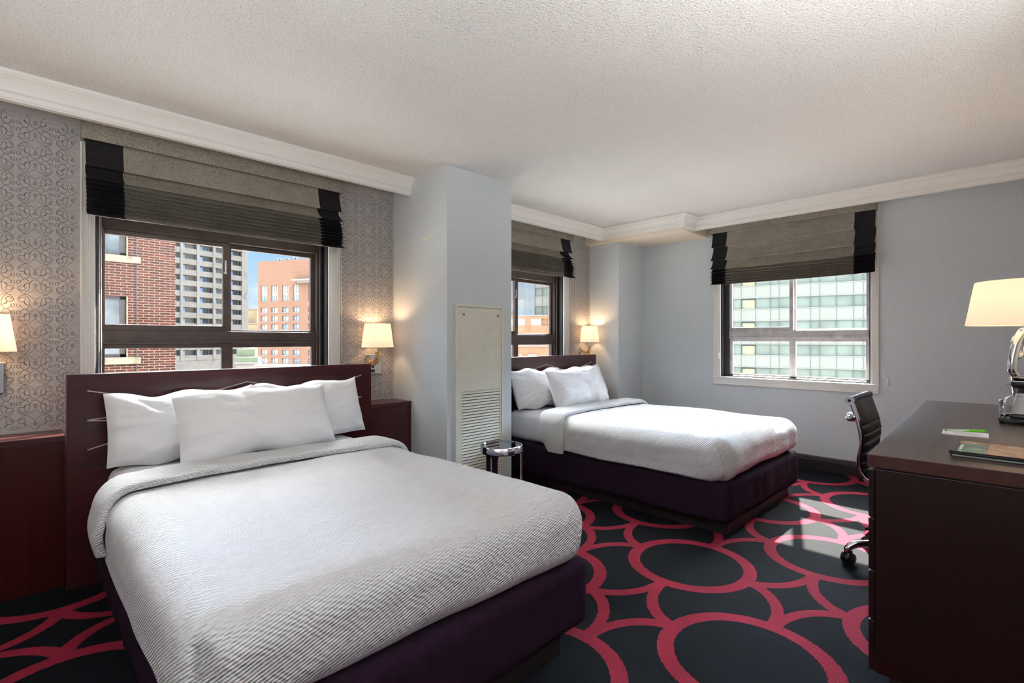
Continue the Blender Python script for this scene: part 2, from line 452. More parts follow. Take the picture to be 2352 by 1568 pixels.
def scrolls(mb, x0, x1, z0, z1, y, mi):
    i0 = math.floor((x0 - 0.087) / 0.149) - 1; i1 = math.ceil((x1 - 0.087) / 0.149) + 1
    for i in range(i0, i1 + 1):
        cx = 0.087 + 0.149 * i
        for j in range(-12, 12):
            cz = 1.331 + 0.159 * j
            if cz < z0 - 0.02 or cz - 0.159 > z1 + 0.02: continue
            for w, p in QS:
                hw = w * 0.00020 / 2 * 1.1
                for sx in (1, -1):
                    for half in (0, 1):
                        pts = [(cx + sx * a, cz - b if half == 0 else cz - 0.159 + b) for a, b in p]
                        if min(q[0] for q in pts) < x0 or max(q[0] for q in pts) > x1 or min(q[1] for q in pts) < z0 or max(q[1] for q in pts) > z1: continue
                        vs = []; n = len(pts)
                        for k in range(n):
                            a, b = pts[max(k - 1, 0)], pts[min(k + 1, n - 1)]
                            tx, tz = b[0] - a[0], b[1] - a[1]; l = math.hypot(tx, tz) or 1
                            nx, nz_ = -tz / l * hw, tx / l * hw
                            vs += [(pts[k][0] + nx, y, pts[k][1] + nz_), (pts[k][0] - nx, y, pts[k][1] - nz_)]
                        mb.add(vs, [(2 * k, 2 * k + 1, 2 * k + 3, 2 * k + 2) for k in range(n - 1)], mi)

W1 = (0.267, 1.776); W2 = (3.030, 4.544); W3Y = (2.391, 0.900)
mb = MB(); Y2 = YW + 0.22
o1 = (W1[0] + 0.065, W1[1] - 0.085); o2 = (W2[0] + 0.065, W2[1] - 0.085); zo = (0.845, 2.46)
xs = [-1.8, o1[0], o1[1], o2[0], o2[1], 5.72]
for a, b, hole in ((0, 1, 0), (1, 2, 1), (2, 3, 0), (3, 4, 1), (4, 5, 0)):
    if hole:
        mb.box(xs[a], xs[b], YW, Y2, 0, zo[0]); mb.box(xs[a], xs[b], YW, Y2, zo[1], ZC)
    else: mb.box(xs[a], xs[b], YW, Y2, 0, ZC)
scrolls(mb, -0.35, 0.265, 0.775, 2.44, YW - 0.0006, 1)
scrolls(mb, 1.778, 2.254, 0.775, 2.44, YW - 0.0006, 1)
scrolls(mb, 4.546, 4.966, 0.80, 2.40, YW - 0.0006, 1)
struct('wall_left', mb, [M['paper'], M['ink']])
mb = MB(); oy = (W3Y[1] + 0.06, W3Y[0] - 0.075)
for y0, y1, hole in ((-0.4, oy[0], 0), (oy[0], oy[1], 1), (oy[1], YW, 0)):
    if hole: mb.box(XB, XB + 0.22, y0, y1, 0, zo[0]).box(XB, XB + 0.22, y0, y1, zo[1], ZC)
    else: mb.box(XB, XB + 0.22, y0, y1, 0, ZC)
struct('wall_back', mb, M['wall'])
struct('wall_right', MB().box(1.9, 5.72, -0.40, -0.28, 0, ZC).box(1.9, 2.02, -1.5, -0.40, 0, ZC), M['wall'])
struct('wall_rear', MB().box(-1.8, 1.9, -1.5, -1.38, 0, ZC), M['wall'])
struct('wall_entry', MB().box(-1.8, -1.68, -1.38, YW, 0, ZC), M['wall'])
mb = MB().box(2.256, 2.917, 2.955, YW, 0, ZC)
# two torn nicks in the covering of the pier
mb.add([(2.2552, 3.30, 2.02), (2.2552, 3.17, 2.05), (2.2552, 3.12, 2.035), (2.2552, 3.20, 2.02)], [(0, 1, 2, 3)], 1)
mb.add([(2.2552, 3.545, 1.985), (2.2552, 3.52, 2.01), (2.2552, 3.49, 2.0)], [(0, 1, 2)], 1)
struct('wall_pier', mb, [M['wall'], M['torn']])
struct('wall_corner', MB().box(4.968, XB, 3.275, YW, 0, 2.38), M['wall'])
struct('trim_3', MB().box(4.875, XB, 2.455, YW, 2.38, ZC), M['beige'])

CROWN = [(0.0, 2.403), (0.016, 2.403), (0.016, 2.410), (0.022, 2.413), (0.022, 2.432), (0.017, 2.434), (0.017, 2.438), (0.026, 2.441), (0.031, 2.447), (0.029, 2.453), (0.030, 2.462), (0.035, 2.474), (0.044, 2.486), (0.056, 2.494), (0.060, 2.495), (0.060, 2.500), (0.072, 2.502), (0.078, 2.508), (0.086, 2.514), (0.086, 2.523), (0.080, 2.524), (0.080, ZC), (-0.022, ZC), (-0.022, 2.403)]
def crown(name, path):
    mb = MB(); n = len(path); P = [Vector(p) for p in path]; m = len(CROWN); vs = []
    for i, p in enumerate(P):
        d0 = (p - P[i - 1]).normalized() if i else (P[1] - p).normalized()
        d1 = (P[i + 1] - p).normalized() if i < n - 1 else d0
        n0 = Vector((d0.y, -d0.x)); n1 = Vector((d1.y, -d1.x)); b = (n0 + n1).normalized(); k = 1 / max(0.2, b.dot(n0))
        for o, z in CROWN:
            q = p + b * o * k; vs.append((q.x, q.y, z))
    fs = [(i * m + j, i * m + (j + 1) % m, (i + 1) * m + (j + 1) % m, (i + 1) * m + j) for i in range(n - 1) for j in range(m)]
    fs += [tuple(range(m)), tuple((n - 1) * m + j for j in range(m))[::-1]]
    mb.add(vs, fs); return struct(name, mb, M['white_trim'])
crown('trim_1', [(-1.68, 3.445), (2.256, 3.445)])
crown('trim_2', [(2.917, 3.445), (4.865, 3.445), (4.865, 2.445), (5.13, 2.445), (5.13, -0.28)])
mb = MB()
def skirting(mb, y0, y1):
    prof = [(0, 0), (0.022, 0), (0.022, 0.095), (0.017, 0.099), (0.017, 0.108), (0.013, 0.114), (0.013, 0.122), (0.008, 0.132), (0, 0.134)]
    vs = [(XB - o, y, z) for y in (y0, y1) for o, z in prof]; m = len(prof)
    mb.add(vs, [(j, (j + 1) % m, (j + 1) % m + m, j + m) for j in range(m)] + [tuple(range(m)), tuple(range(m, 2 * m))])
skirting(mb, -0.28, 3.275)
struct('baseboard_back', mb, M['base_dark'])

# ------------------------------------------------------------------ windows (local x to the right seen from inside, y outward)
def window(name, loc, rz, W, light, gl, mu, gr):
    root = bpy.data.objects.new(name, None); COL.objects.link(root); root.location = loc; root.rotation_euler = (0, 0, rz)
    root['kind'] = 'structure'
    P = lambda n, mb, m, bev=0.0: obj(n, mb, m, root, False, bev)
    def cased(x0, x1, z0, z1):      # moulded casing strip, a few steps deep
        return [(x0, x1, -0.016, 0.0, z0, z1)]
    mb = MB(); a, b = 0.065, W - 0.085 if not light else W - 0.06
    if light: a = 0.075
    for (x0, x1) in ((0, a), (b, W)):
        w = x1 - x0
        mb.box(x0, x1, -0.014, 0, 0.845, 2.46)
        outer = x0 if x0 == 0 else x1
        s = 1 if x0 == 0 else -1
        for k0, k1, t in ((0.0, 0.010, 0.022), (0.016, 0.021, 0.018), (0.030, 0.034, 0.018), (0.043, 0.047, 0.018)):
            q0, q1 = outer + s * k0, outer + s * k1
            mb.box(min(q0, q1), max(q0, q1), -t, -0.014, 0.845, 2.46)
    P('casing', mb, M['white_trim'], 0.002)
    mb = MB().box(-0.004, W + 0.004, -0.036, 0.05, 0.835, 0.850).box(0, W, -0.022, 0, 0.768, 0.835)
    for z0, z1, t in ((0.768, 0.780, 0.030), (0.790, 0.797, 0.027), (0.810, 0.817, 0.027)): mb.box(0, W, -t, -0.02, z0, z1)
    P('sill', mb, M['white_trim'], 0.002)
    fm = M['bronze_glare'] if light else M['bronze']; zt = 2.46; zb = 0.851
    # liner of the reveal
    mb = MB().box(a, a + 0.010, 0.002, 0.20, zb, zt).box(b - 0.010, b, 0.002, 0.20, zb, zt).box(a, b, 0.05, 0.20, zb, zb + 0.012)
    P('jamb_liner', mb, M['jamb'])
    mb = MB()
    mb.box(a + 0.010, gl - 0.028, 0.075, 0.165, zb, zt).box(gr + 0.028, b - 0.010, 0.075, 0.165, zb, zt)
    mb.box(gl - 0.028, gr + 0.028, 0.076, 0.165, zb, zb + 0.02).box(gl - 0.028, gr + 0.028, 0.073, 0.165, 1.90, zt)
    if not light: mb.box(gr + 0.045, gr + 0.060, 0.055, 0.075, zb, zt)
    P('frame', mb, M['jamb'] if light else fm, 0.003)
    zr0, zr1 = (1.262, 1.345) if light else (1.227, 1.305)
    P('transom_rail', MB().box(gl - 0.028, gr + 0.028, 0.070, 0.15, zr0, zr1).box(gl - 0.028, gr + 0.028, 0.066, 0.071, zr0 + 0.012, zr0 + 0.022), fm, 0.003)
    # upper sliding sashes
    def sash(n, x0, x1, z0, z1, y, lw, rw, bw):
        mb = MB().box(x0, x0 + lw, y, y + 0.026, z0, z1).box(x1 - rw, x1, y, y + 0.026, z0, z1)
        mb.box(x0 + lw, x1 - rw, y + 0.001, y + 0.025, z0, z0 + bw).box(x0 + lw, x1 - rw, y + 0.001, y + 0.025, z1 - 0.03, z1)
        s = P(n, mb, fm, 0.002)
        obj('pane', MB().box(x0 + lw, x1 - rw, y + 0.011, y + 0.015, z0 + bw, z1 - 0.03), M['glass'], s, False)
        return s
    m0, m1 = mu
    sash('sash', gl - 0.028, m1 - 0.016, zr1, 1.899, 0.078, 0.028, m1 - 0.016 - m0, 0.036)
    s2 = sash('sash', m0 + 0.02, gr + 0.028, zr1, 1.899, 0.112, m1 - m0 - 0.02, 0.028, 0.012)
    sash('sash', gl - 0.028, (m0 + m1) / 2, zb + 0.02, zr0, 0.095, 0.028, (m1 - m0) / 2 + 0.004, 0.014)
    sash('sash', (m0 + m1) / 2, gr + 0.028, zb + 0.02, zr0, 0.095, (m1 - m0) / 2 + 0.004, 0.028, 0.014)
    P('latch', MB().box(m0 + 0.008, m0 + 0.018, 0.068, 0.078, 1.70, 1.78).box(m0 + 0.004, m0 + 0.022, 0.072, 0.078, 1.69, 1.705), M['steel'])
    return root
window('window_1', (W1[0], YW, 0), 0, W1[1] - W1[0], False, 0.118, (0.735, 0.795), 1.340)
window('window_2', (W2[0], YW, 0), 0, W2[1] - W2[0], False, 0.118, (0.735, 0.795), 1.340)
window('window_3', (XB, W3Y[0], 0), -PI / 2, W3Y[0] - W3Y[1], True, 0.165, (0.735, 0.785), 1.376)

# ------------------------------------------------------------------ roman shades
def roman(name, loc, rz, x0, x1, bl, br, zval, folds, zb, label, depth=0.075, seed=0, sag=0.006):
    root = thing(name, label, 'blind', loc, rz, 'roman shades over the windows')
    P = lambda n, mb, m, l=None: obj(n, mb, m, root, False, 0, l)
    yv = -0.085
    mb = MB().box(x0 - 0.02, x1 + 0.012, yv - 0.012, yv, zval, 2.50).box(x0 - 0.02, x0 - 0.008, yv, -0.026, zval, 2.50).box(x1, x1 + 0.012, yv, -0.026, zval, 2.50)
    mb.box(x0 - 0.02, x1 + 0.012, yv, -0.026, 2.488, 2.50)
    P('valance', mb, M['tweed'])
    # profile of hobbled folds: each drop bulges out to its lower lip and tucks back
    prof = [(yv + 0.034, 2.47)]
    zs = [zval + 0.01] + folds + [zb]
    nf = len(zs) - 1
    for i in range(nf):
        t = (i + 1) / nf; lip = yv + 0.004 - depth * math.sin(min(1.0, t * 1.25) * PI * 0.62) * (1 if i > 0 else 0.5)
        za, zc = zs[i], zs[i + 1]; h = za - zc; back = lip + 0.052 if i < nf - 1 else lip + 0.046
        top = prof[-1]
        for k in range(1, 5):
            u = k / 5; prof.append((top[0] + (lip - top[0]) * u ** 1.6, za - h * u * 0.97))
        prof.append((lip, zc + h * 0.04)); prof.append((lip + 0.002, zc)); prof.append((lip + 0.010, zc + 0.004))
        prof.append((back, zc + min(0.014, h * 0.4)))
    np_ = len(prof)
    def strip(xa, xb, nx):
        mb = MB()
        def f(u, v):
            y, z = prof[min(np_ - 1, int(round(v * (np_ - 1))))]; x = xa + (xb - xa) * u
            tt = max(0.0, (zval - z) / (zval - zb)); s = math.sin(PI * (x - x0) / (x1 - x0))
            w = noise.noise(Vector((x * 2.3 + seed, z * 6, seed))) * 0.006 * tt
            sh = 0.012 * tt * math.sin(2.2 * tt) if (x > (x0 + x1) / 2) else 0
            edge = max(0.0, (abs(2 * (x - x0) / (x1 - x0) - 1) - 0.93)) * 0.25
            return Vector((x, y + w + edge * tt * 0.4, z - sag * s * tt + w * 0.6 + edge * 0.2 * tt))
        mb.grid(f, nx, np_ - 1, 0, False)
        vs2 = [(p[0], p[1] + 0.006, p[2] + 0.001) for p in mb.v]
        return mb.add(vs2, [tuple(reversed(q)) for q in mb.f])
    P('fabric', strip(bl, br, 26), M['tweed'])
    P('border', strip(x0, bl, 6), M['black_cloth'], 'black fabric border')
    P('border', strip(br, x1, 6), M['black_cloth'], 'black fabric border')
    P('lining', MB().box(x0 + 0.03, x1 - 0.03, -0.030, -0.024, zb + 0.02, 2.48), M['lining'])
    return root
def bead_chain(root, pts, n, r=0.0026):
    mb = MB(); tot = 0; P = [Vector(p) for p in pts]; L = [0]
    for a, b in zip(P, P[1:]): L.append(L[-1] + (b - a).length)
    for k in range(n):
        s = L[-1] * k / (n - 1)
        for i in range(len(P) - 1):
            if s <= L[i + 1] + 1e-9:
                c = P[i].lerp(P[i + 1], (s - L[i]) / max(1e-9, L[i + 1] - L[i])); break
        mb.sphere(c, r, 6, 4)
    mb.tube(pts, 0.0008, 5)
    return obj('pull_chain', mb, M['chain'], root, False)
F1 = [2.205, 2.130, 2.100, 2.074, 2.050, 2.026, 2.003, 1.981, 1.960]
s1 = roman('roman_shade', (W1[0], YW, 0), 0, 0.020, 1.490, 0.185, 1.325, 2.348, F1, 1.925,
           'grey roman shade with black borders above the near bed, brick building behind it', seed=3)
bead_chain(s1, [(0.086, 0.020, 1.96), (0.084, 0.022, 1.05)], 150); bead_chain(s1, [(0.094, 0.030, 1.96), (0.096, 0.028, 1.05)], 150)
bead_chain(s1, [(1.512, -0.03, 2.0), (1.520, -0.02, 1.10), (1.526, -0.02, 1.10), (1.520, -0.028, 2.0)], 260)
s2 = roman('roman_shade', (W2[0], YW, 0), 0, 0.020, 1.490, 0.185, 1.325, 2.372, [z + 0.024 for z in F1], 1.940,
           'grey roman shade with black borders behind the far bed, partly hidden by the pier', seed=9)
bead_chain(s2, [(1.520, -0.03, 2.0), (1.540, -0.02, 1.10), (1.546, -0.02, 1.10), (1.528, -0.028, 2.0)], 200)
F3 = [2.245, 2.100, 2.008, 1.975, 1.950, 1.928, 1.908, 1.888, 1.868]
s3 = roman('roman_shade', (XB, W3Y[0], 0), -PI / 2, 0.008, 1.475, 0.165, 1.318, 2.400, F3, 1.842,
           'grey roman shade with black borders on the right-hand wall above the office chair', seed=17, depth=0.055, sag=0.008)
obj('pull_cord', MB().tube([(1.478, -0.03, 1.86), (1.492, -0.012, 1.4), (1.515, -0.012, 1.1), (1.546, -0.014, 0.92)], 0.0016, 6), M['chain'], s3, False)
t = thing('cord_holder', 'small white plastic cord holder on the wall beside the right-hand window sill', 'cord holder', (XB, W3Y[0] - 1.548, 0.845))
obj('body', MB().box(XB - 0.016, XB, W3Y[0] - 1.562, W3Y[0] - 1.536, 0.845, 0.915), M['white_trim'], t, bevel=0.003)
obj('screw', MB().lathe([(0, 0), (0.004, 0), (0.004, 0.002), (0, 0.002)], (0, 0, 0), 10), M['slot'], t, False).location = (-0.018, 0, 0.035)
t = thing('cord_cleat', 'white cord cleat on the left casing of the right-hand window', 'cleat', (XB - 0.02, W3Y[0] - 0.06, 1.045))
obj('hook', MB().tube([(0.0, 0, 0.062), (-0.012, 0, 0.06), (-0.018, -0.002, 0.045), (-0.018, -0.004, 0.02), (-0.012, -0.002, 0.004), (-0.002, 0, 0.008)], 0.005, 8), M['white_trim'], t, False)
obj('plate', MB().box(-0.004, 0.004, -0.008, 0.008, 0.0, 0.066), M['white_trim'], t, False, 0.002)

# ------------------------------------------------------------------ headboards and bedside cabinets
def headboard(dx, dz, label):
    x0, x1, y0, y1, h = 0.192 + dx, 1.861 + dx, 3.34, 3.412, 1.075 + dz
    t = thing('headboard', label, 'headboard', ((x0 + x1) / 2, (y0 + y1) / 2, 0), 0, 'headboards of the two beds')
    obj('panel', MB().box(x0, x1, y0 + 0.001, y1, 0, 0.606).box(x0, x1, y0, y1, 0.608, h), M['mahogany'], t, bevel=0.002)
    g = MB(); yq = y0 - 0.0008
    for a, b, c, d in ((x0 + 0.076, 0.65, x0 + 0.078, 1.0), (x1 - 0.078, 0.65, x1 - 0.076, 1.0)): g.box(a, c, yq, y0 + 0.001, b + dz, d + dz)
    g.box(x0, x1, yq, y0 + 0.001, 0.605, 0.609).box(x0 + 0.076, x1 - 0.076, yq, y0 + 0.001, 0.999 + dz, 1.0005 + dz)
    obj('groove', g, M['groove'], t)
    lines = [[(0.079, .991), (0.455, .900), (0.832, .994), (1.215, .900), (1.591, .997)],
             [(0.079, .841), (0.455, .875), (0.832, .80), (1.215, .875), (1.591, .841)], [(0.079, .839), (0.455, .80), (0.832, .875), (1.215, .80), (1.591, .839)],
             [(0.079, .690), (0.455, .790), (0.832, .690), (1.215, .790), (1.591, .690)]]
    for L in lines:
        mb = MB(); hw = 0.0026
        for (xa, za), (xb, zb) in zip(L, L[1:]):
            l = math.hypot(xb - xa, zb - za); nx, nz = -(zb - za) / l * hw, (xb - xa) / l * hw
            mb.poly([(x0 + xa + nx, yq - 0.0006, za + nz + dz), (x0 + xa - nx, yq - 0.0006, za - nz + dz), (x0 + xb - nx, yq - 0.0006, zb - nz + dz), (x0 + xb + nx, yq - 0.0006, zb + nz + dz)], (0, 0.0012, 0))
        obj('inlay', mb, M['inlay'], t, label='pale zigzag inlay line')
headboard(0, 0, 'dark mahogany headboard with pale zigzag inlay behind the near bed')
headboard(2.76, 0.012, 'dark mahogany headboard with pale zigzag inlay behind the far bed')
def cabinet(x0, x1, h, label, m, cut=None):
    t = thing('bedside_cabinet', label, 'cabinet', ((x0 + x1) / 2, 3.55, 0), 0, 'bedside cabinets along the papered wall')
    obj('body', MB().box(x0, x1, 3.418, YW - 0.001, 0, h - 0.032), m, t, bevel=0.001)
    obj('top', MB().box(x0, x1, 3.413, YW - 0.001, h - 0.030, h), M['mahogany'], t, bevel=0.002)
cabinet(-1.64, 0.190, 0.764, 'long red mahogany bedside cabinet at the left edge, under the cut-off wall lamp', M['mahogany_v'])
cabinet(1.863, 2.254, 0.764, 'dark mahogany bedside cabinet between the near bed and the grey pier', M['mahogany'])
cabinet(4.623, 4.862, 0.790, 'dark mahogany bedside cabinet right of the far bed, in the corner', M['mahogany'])

# ------------------------------------------------------------------ beds
def bed(dx, dy, label, seed):
    x0, x1, yf = 0.297 + dx, 1.700 + dx, 1.255 + dy
    t = thing('bed', label, 'bed', ((x0 + x1) / 2, 2.3, 0), 0, 'two double beds')
    obj('plinth', MB().box(x0 + 0.08, x1 - 0.15, yf + 0.035, 3.325, 0, 0.12), M['plinth'], t, bevel=0.004)
    def fs(p, d):
        k = noise.noise(Vector((p.x * 7 + seed, p.y * 7, p.z * 1.6))) * 0.006 + noise.noise(Vector((p.x * 22, p.y * 22 + seed, p.z * 3))) * 0.003
        if p.z < 0.14: k += noise.noise(Vector((p.x * 5, p.y * 5, seed))) * 0.004
        return p + Vector((d.x, d.y, 0)) * k + Vector((0, 0, 0.012 * noise.noise(Vector((p.x * 2.2, p.y * 2.2, seed))) if p.z < 0.2 else 0))
    obj('box_spring_cover', MB().rbox(x0, x1, yf, 3.33, 0.085, 0.352, (0.045, 0.045, 0.022), (48, 60, 10), fs), M['purple'], t, label='dark aubergine fabric box spring cover')
    def fm(p, d): return p + d * noise.noise(p * 5 + Vector((seed, 0, 0))) * 0.006
    obj('mattress', MB().rbox(x0 + 0.045, x1 - 0.05, yf + 0.05, 3.335, 0.35, 0.606, 0.075, (20, 30, 10), fm), M['sheet'], t, label='mattress in a white fitted sheet')
    # the spread
    s = thing('bedspread', 'white ribbed bedspread on the ' + ('near' if dx == 0 else 'far') + ' bed, top edge folded back', 'bedspread', ((x0 + x1) / 2, 2.0, 0.34), 0, 'white bedspreads')
    ex = 0.012
    cx0, cx1, cyf = x0 - 0.038, x1 + 0.004, yf - 0.008
    def fb(p, d):
        top = max(0.0, d.z)
        # soft hollows on top, bellied sides, wavy tucked hem
        k = noise.noise(Vector((p.x * 1.7 + seed, p.y * 1.7, 0))) * 0.012 + noise.noise(Vector((p.x * 6, p.y * 6, p.z * 6 + seed))) * 0.0035
        q = p + d * k
        side = 1 - top
        hem = max(0.0, (0.47 - p.z) / 0.13)
        if d.x or d.y:
            q += Vector((d.x, d.y, 0)) * (-0.018 * hem * hem) + Vector((0, 0, 0.012 * hem * noise.noise(Vector((p.x * 3, p.y * 3, seed + 4)))))
            # long drag wrinkles along the sides
            q += Vector((d.x, d.y, 0)) * 0.006 * noise.noise(Vector((p.x * 9 + p.y * 2, p.y * 2.2 + p.z * 12, seed))) * side
        if d.x < -0.2 and p.z < 0.46:      # the left side hangs straight to its hem
            k2 = min(1.0, (0.46 - p.z) / 0.06) * min(1.0, (-d.x - 0.2) / 0.5) * min(1.0, max(0.0, (p.y - cyf) / 0.25))
            q.x += (cx0 + 0.004 + 0.006 * noise.noise(Vector((p.y * 4, 1.0, seed))) - q.x) * k2
        # mitred tuck at the two foot corners
        for cx in (cx0, cx1):
            e = (p.x - cx) * (1 if cx == cx0 else -1); f = p.y - cyf
            if 0 <= e < 0.30 and f < 0.16 and p.z < 0.60:
                line = 0.03 + (0.60 - p.z) * 0.16
                g = math.exp(-((e - line) / 0.020) ** 2) * min(1, (0.60 - p.z) / 0.06) * max(0, 1 - f / 0.16)
                st = (0.012 if e > line else 0) * max(0, 1 - (e - line) / 0.2) * min(1, (0.60 - p.z) / 0.06) * max(0, 1 - f / 0.1)
                q += Vector((0, 1, 0)) * (g * 0.05 - st * 0.9)
        return q
    obj('cover', MB().rbox(cx0, cx1, cyf, 2.74 + dy, 0.338, 0.618, (0.12, 0.12, 0.10), (150, 100, 26), fb), M['spread'], s)
    # turned-back band: a flattened roll that follows the section of the bed
    sec = []
    xl, xr, zt, r = x0 - 0.046, x1 + 0.008, 0.640, 0.11
    def path(u):
        lenside, arc = (0.135 if dx == 0 else 0.19), r * PI / 2; top = xr - xl - 2 * r; tot = 2 * (lenside + arc) + top; s_ = u * tot
        if s_ < lenside: return Vector((xl - 0.004 - 0.012 * math.sin(s_ / lenside * PI), 0, zt - r - lenside + s_)), Vector((-1, 0, 0))
        s_ -= lenside
        if s_ < arc:
            a = s_ / r; return Vector((xl + r - r * math.cos(a), 0, zt - r + r * math.sin(a))), Vector((-math.cos(a), 0, math.sin(a)))
        s_ -= arc
        if s_ < top: return Vector((xl + r + s_, 0, zt)), Vector((0, 0, 1))
        s_ -= top
        if s_ < arc:
            a = s_ / r; return Vector((xr - r + r * math.sin(a), 0, zt - r + r * math.cos(a))), Vector((math.sin(a), 0, math.cos(a)))
        s_ -= arc
        return Vector((xr + 0.004, 0, zt - r - s_)), Vector((1, 0, 0))
    mb = MB(); nu, nv = 110, 18
    yb0, yb1 = 2.60 + dy, 2.84 + dy
    def ff(u, v):
        c, nrm = path(u); a = 2 * PI * v
        hw, ht = (yb1 - yb0) / 2, 0.021
        ca, sa = math.cos(a), math.sin(a)
        e = 0.55
        yy = math.copysign(abs(ca) ** e, ca) * hw; tt = math.copysign(abs(sa) ** e, sa) * ht
        w = noise.noise(Vector((u * 9 + seed, v, 0))) * 0.012
        taper = 1 - 0.35 * (max(0, 0.06 - u) / 0.06)
        drift = 0.05 * math.sin(u * PI) + (-0.10 * max(0, 0.25 - u) / 0.25)
        return c + nrm * (tt - 0.004 + noise.noise(Vector((u * 14, v * 3, seed))) * 0.004) + Vector((0, (yb0 + yb1) / 2 + yy * taper + w + drift, 0))
    vs = [ff(i / nu, j / nv) for i in range(nu + 1) for j in range(nv)]
    fs_ = [(i * nv + j, i * nv + (j + 1) % nv, (i + 1) * nv + (j + 1) % nv, (i + 1) * nv + j) for i in range(nu) for j in range(nv)]
    fs_ += [tuple(range(nv))[::-1], tuple(nu * nv + j for j in range(nv))]
    mb.add(vs, fs_, 0, True)
    obj('turned_back_edge', mb, M['spread'], s)
bed(0, 0, 'near double bed with white bedding and aubergine box spring cover', 2.0)
bed(2.87, 0.03, 'far double bed with white bedding, beside the right-hand window', 7.0)

def pillow(bl, br, w, h, th, lean, label, group, seed, z0, tilt=0.0, slump=0.0):
    """bl: bottom middle point; leans back by lean degrees from upright"""
    c = Vector(bl); n = 34
    R = Matrix.Rotation(math.radians(-lean), 3, 'X') @ Matrix.Rotation(math.radians(tilt), 3, 'Y')
    mb = MB()
    for side in (1, -1):
        def f(u, v):
            x, y = 2 * u - 1, 2 * v - 1
            # sides pulled in between pointed corners
            px = x * (1 - 0.030 * (1 - y * y)); py = y * (1 - (0.045 if y > 0 else 0.012) * (1 - x * x))
            b = max(0.0, (1 - abs(x) ** 3.2) * (1 - abs(y) ** 3.0)) ** 0.50
            wr = noise.noise(Vector((x * 2.2 + seed, y * 2.2, side * 3))) * 0.16 + noise.noise(Vector((x * 6, y * 3.4 + seed, side))) * 0.09 + noise.noise(Vector((x * 3 + y * 9, y * 4 - x * 6 + seed, side))) * 0.07
            rad = noise.noise(Vector((math.atan2(y, x) * 7 + seed, 0.5, side))) * 0.10 * (x * x + y * y) * b
            t = th / 2 * (b * (1 + wr) + rad * 2)
            fat = 1 + 0.25 * (-y) * 0.8
            p = Vector((px * w / 2, -side * t * fat, (py + 1) * h / 2 + noise.noise(Vector((x * 2.0 + seed, y, 9))) * 0.024 * (0.3 + abs(y)) - slump * (1 - x * x) * (0.5 + y / 2)))
            return c + R @ p
        mb.grid(f, n, n, 0, True, False, side < 0)
    o = obj('pillow', mb, M['linen'])
    # lowest point sits on the bed
    lo = o.location.z; o.location.z = z0
    return tag(o, label, 'pillow', group)
G = 'white pillows on the beds'
for dx, dy, nm in ((0, 0, 'near'), (2.87, 0.02, 'far')):
    pillow((0.675 + dx, 3.125 + dy, 0.62), 0, 0.70, 0.372, 0.20, 20, 'white pillow leaning on the headboard, left side of the ' + nm + ' bed', G, 1.3 + dx, 0.606)
    pillow((1.365 + dx, 3.135 + dy, 0.62), 0, 0.68, 0.37, 0.20, 19, 'white pillow leaning on the headboard, right side of the ' + nm + ' bed', G, 5.1 + dx, 0.606, -2)
    pillow((0.985 + dx + (0.015 if dx else 0), 2.90 + dy, 0.64), 0, 0.80, 0.38, 0.20, 25, 'white pillow propped in front of the other two on the ' + nm + ' bed', G, 8.7 + dx, 0.608, -1.5)

# ------------------------------------------------------------------ wall lamps
def sconce(cx, dz, label):
    t = thing('wall_lamp', label, 'wall lamp', (cx, YW, 0.977 + dz), 0, 'crystal wall lamps by the beds')
    P = lambda n, mb, m, par=None, bev=0.0: obj(n, mb, m, par or t, False, bev)
    bp = P('back_plate', MB().box(-0.066, 0.066, -0.022, 0, 0, 0.158), M['chrome'], None, 0.003)
    P('switch', MB().lathe([(0, 0.006), (0.011, 0.006), (0.012, 0), (0, 0)], (0, 0, 0), 16), M['black'], bp).matrix_local = Matrix.Translation((-0.012, -0.022, 0.058)) @ Matrix.Rotation(PI / 2, 4, 'X')
    P('socket', MB().box(-0.032, 0.004, -0.026, -0.021, 0.012, 0.036), M['black'], bp, 0.002)
    path = [(-0.018, -0.105, 0.180), (-0.018, -0.105, 0.155), (-0.019, -0.104, 0.130), (-0.022, -0.098, 0.108), (-0.029, -0.084, 0.092), (-0.038, -0.066, 0.086), (-0.046, -0.048, 0.092), (-0.050, -0.036, 0.106), (-0.050, -0.026, 0.124)]
    mb = MB(); p = [Vector(q) for q in path]
    for a, b in zip(p, p[1:]):
        d = (b - a); q = d.to_track_quat('Z', 'Y').to_matrix().to_4x4()
        for k in range(4):
            an = PI / 4 + k * PI / 2
            Mx = Matrix.Translation((a + b) / 2) @ q @ Matrix.Rotation(an, 4, 'Z') @ Matrix.Translation((0.012, 0, 0))
            l = d.length * 0.44
            mb.box(-0.009, 0.009, -0.009, 0.009, -l, l, 0, Mx)
    P('crystal_arm', mb, M['crystal'], None, 0.0015)
    P('stem', MB().tube([(-0.018, -0.105, 0.10), (-0.018, -0.105, 0.30)], 0.005, 10).tube([(-0.018, -0.105, 0.10), (-0.03, -0.084, 0.089), (-0.046, -0.048, 0.092), (-0.05, -0.01, 0.12)], 0.004, 8), M['chrome'])
    sh = [(0.129, 0.214), (0.130, 0.216), (0.1045, 0.398), (0.1035, 0.400), (0.1025, 0.398), (0.128, 0.216)]
    P('lamp_shade', MB().lathe(sh, (-0.018, -0.108, 0), 40, 0, 1.0, 0.78, True), M['shade'])
    P('bulb', MB().sphere((-0.018, -0.105, 0.315), 0.022, 14, 10), M['bulb'])
    L = bpy.data.lights.new('lamp_light', 'POINT'); L.energy = 3.0; L.color = (1.0, 0.66, 0.36); L.shadow_soft_size = 0.03
    lo = bpy.data.objects.new('lamp_light', L); COL.objects.link(lo); lo.parent = t; lo.location = (-0.018, -0.105, 0.355)
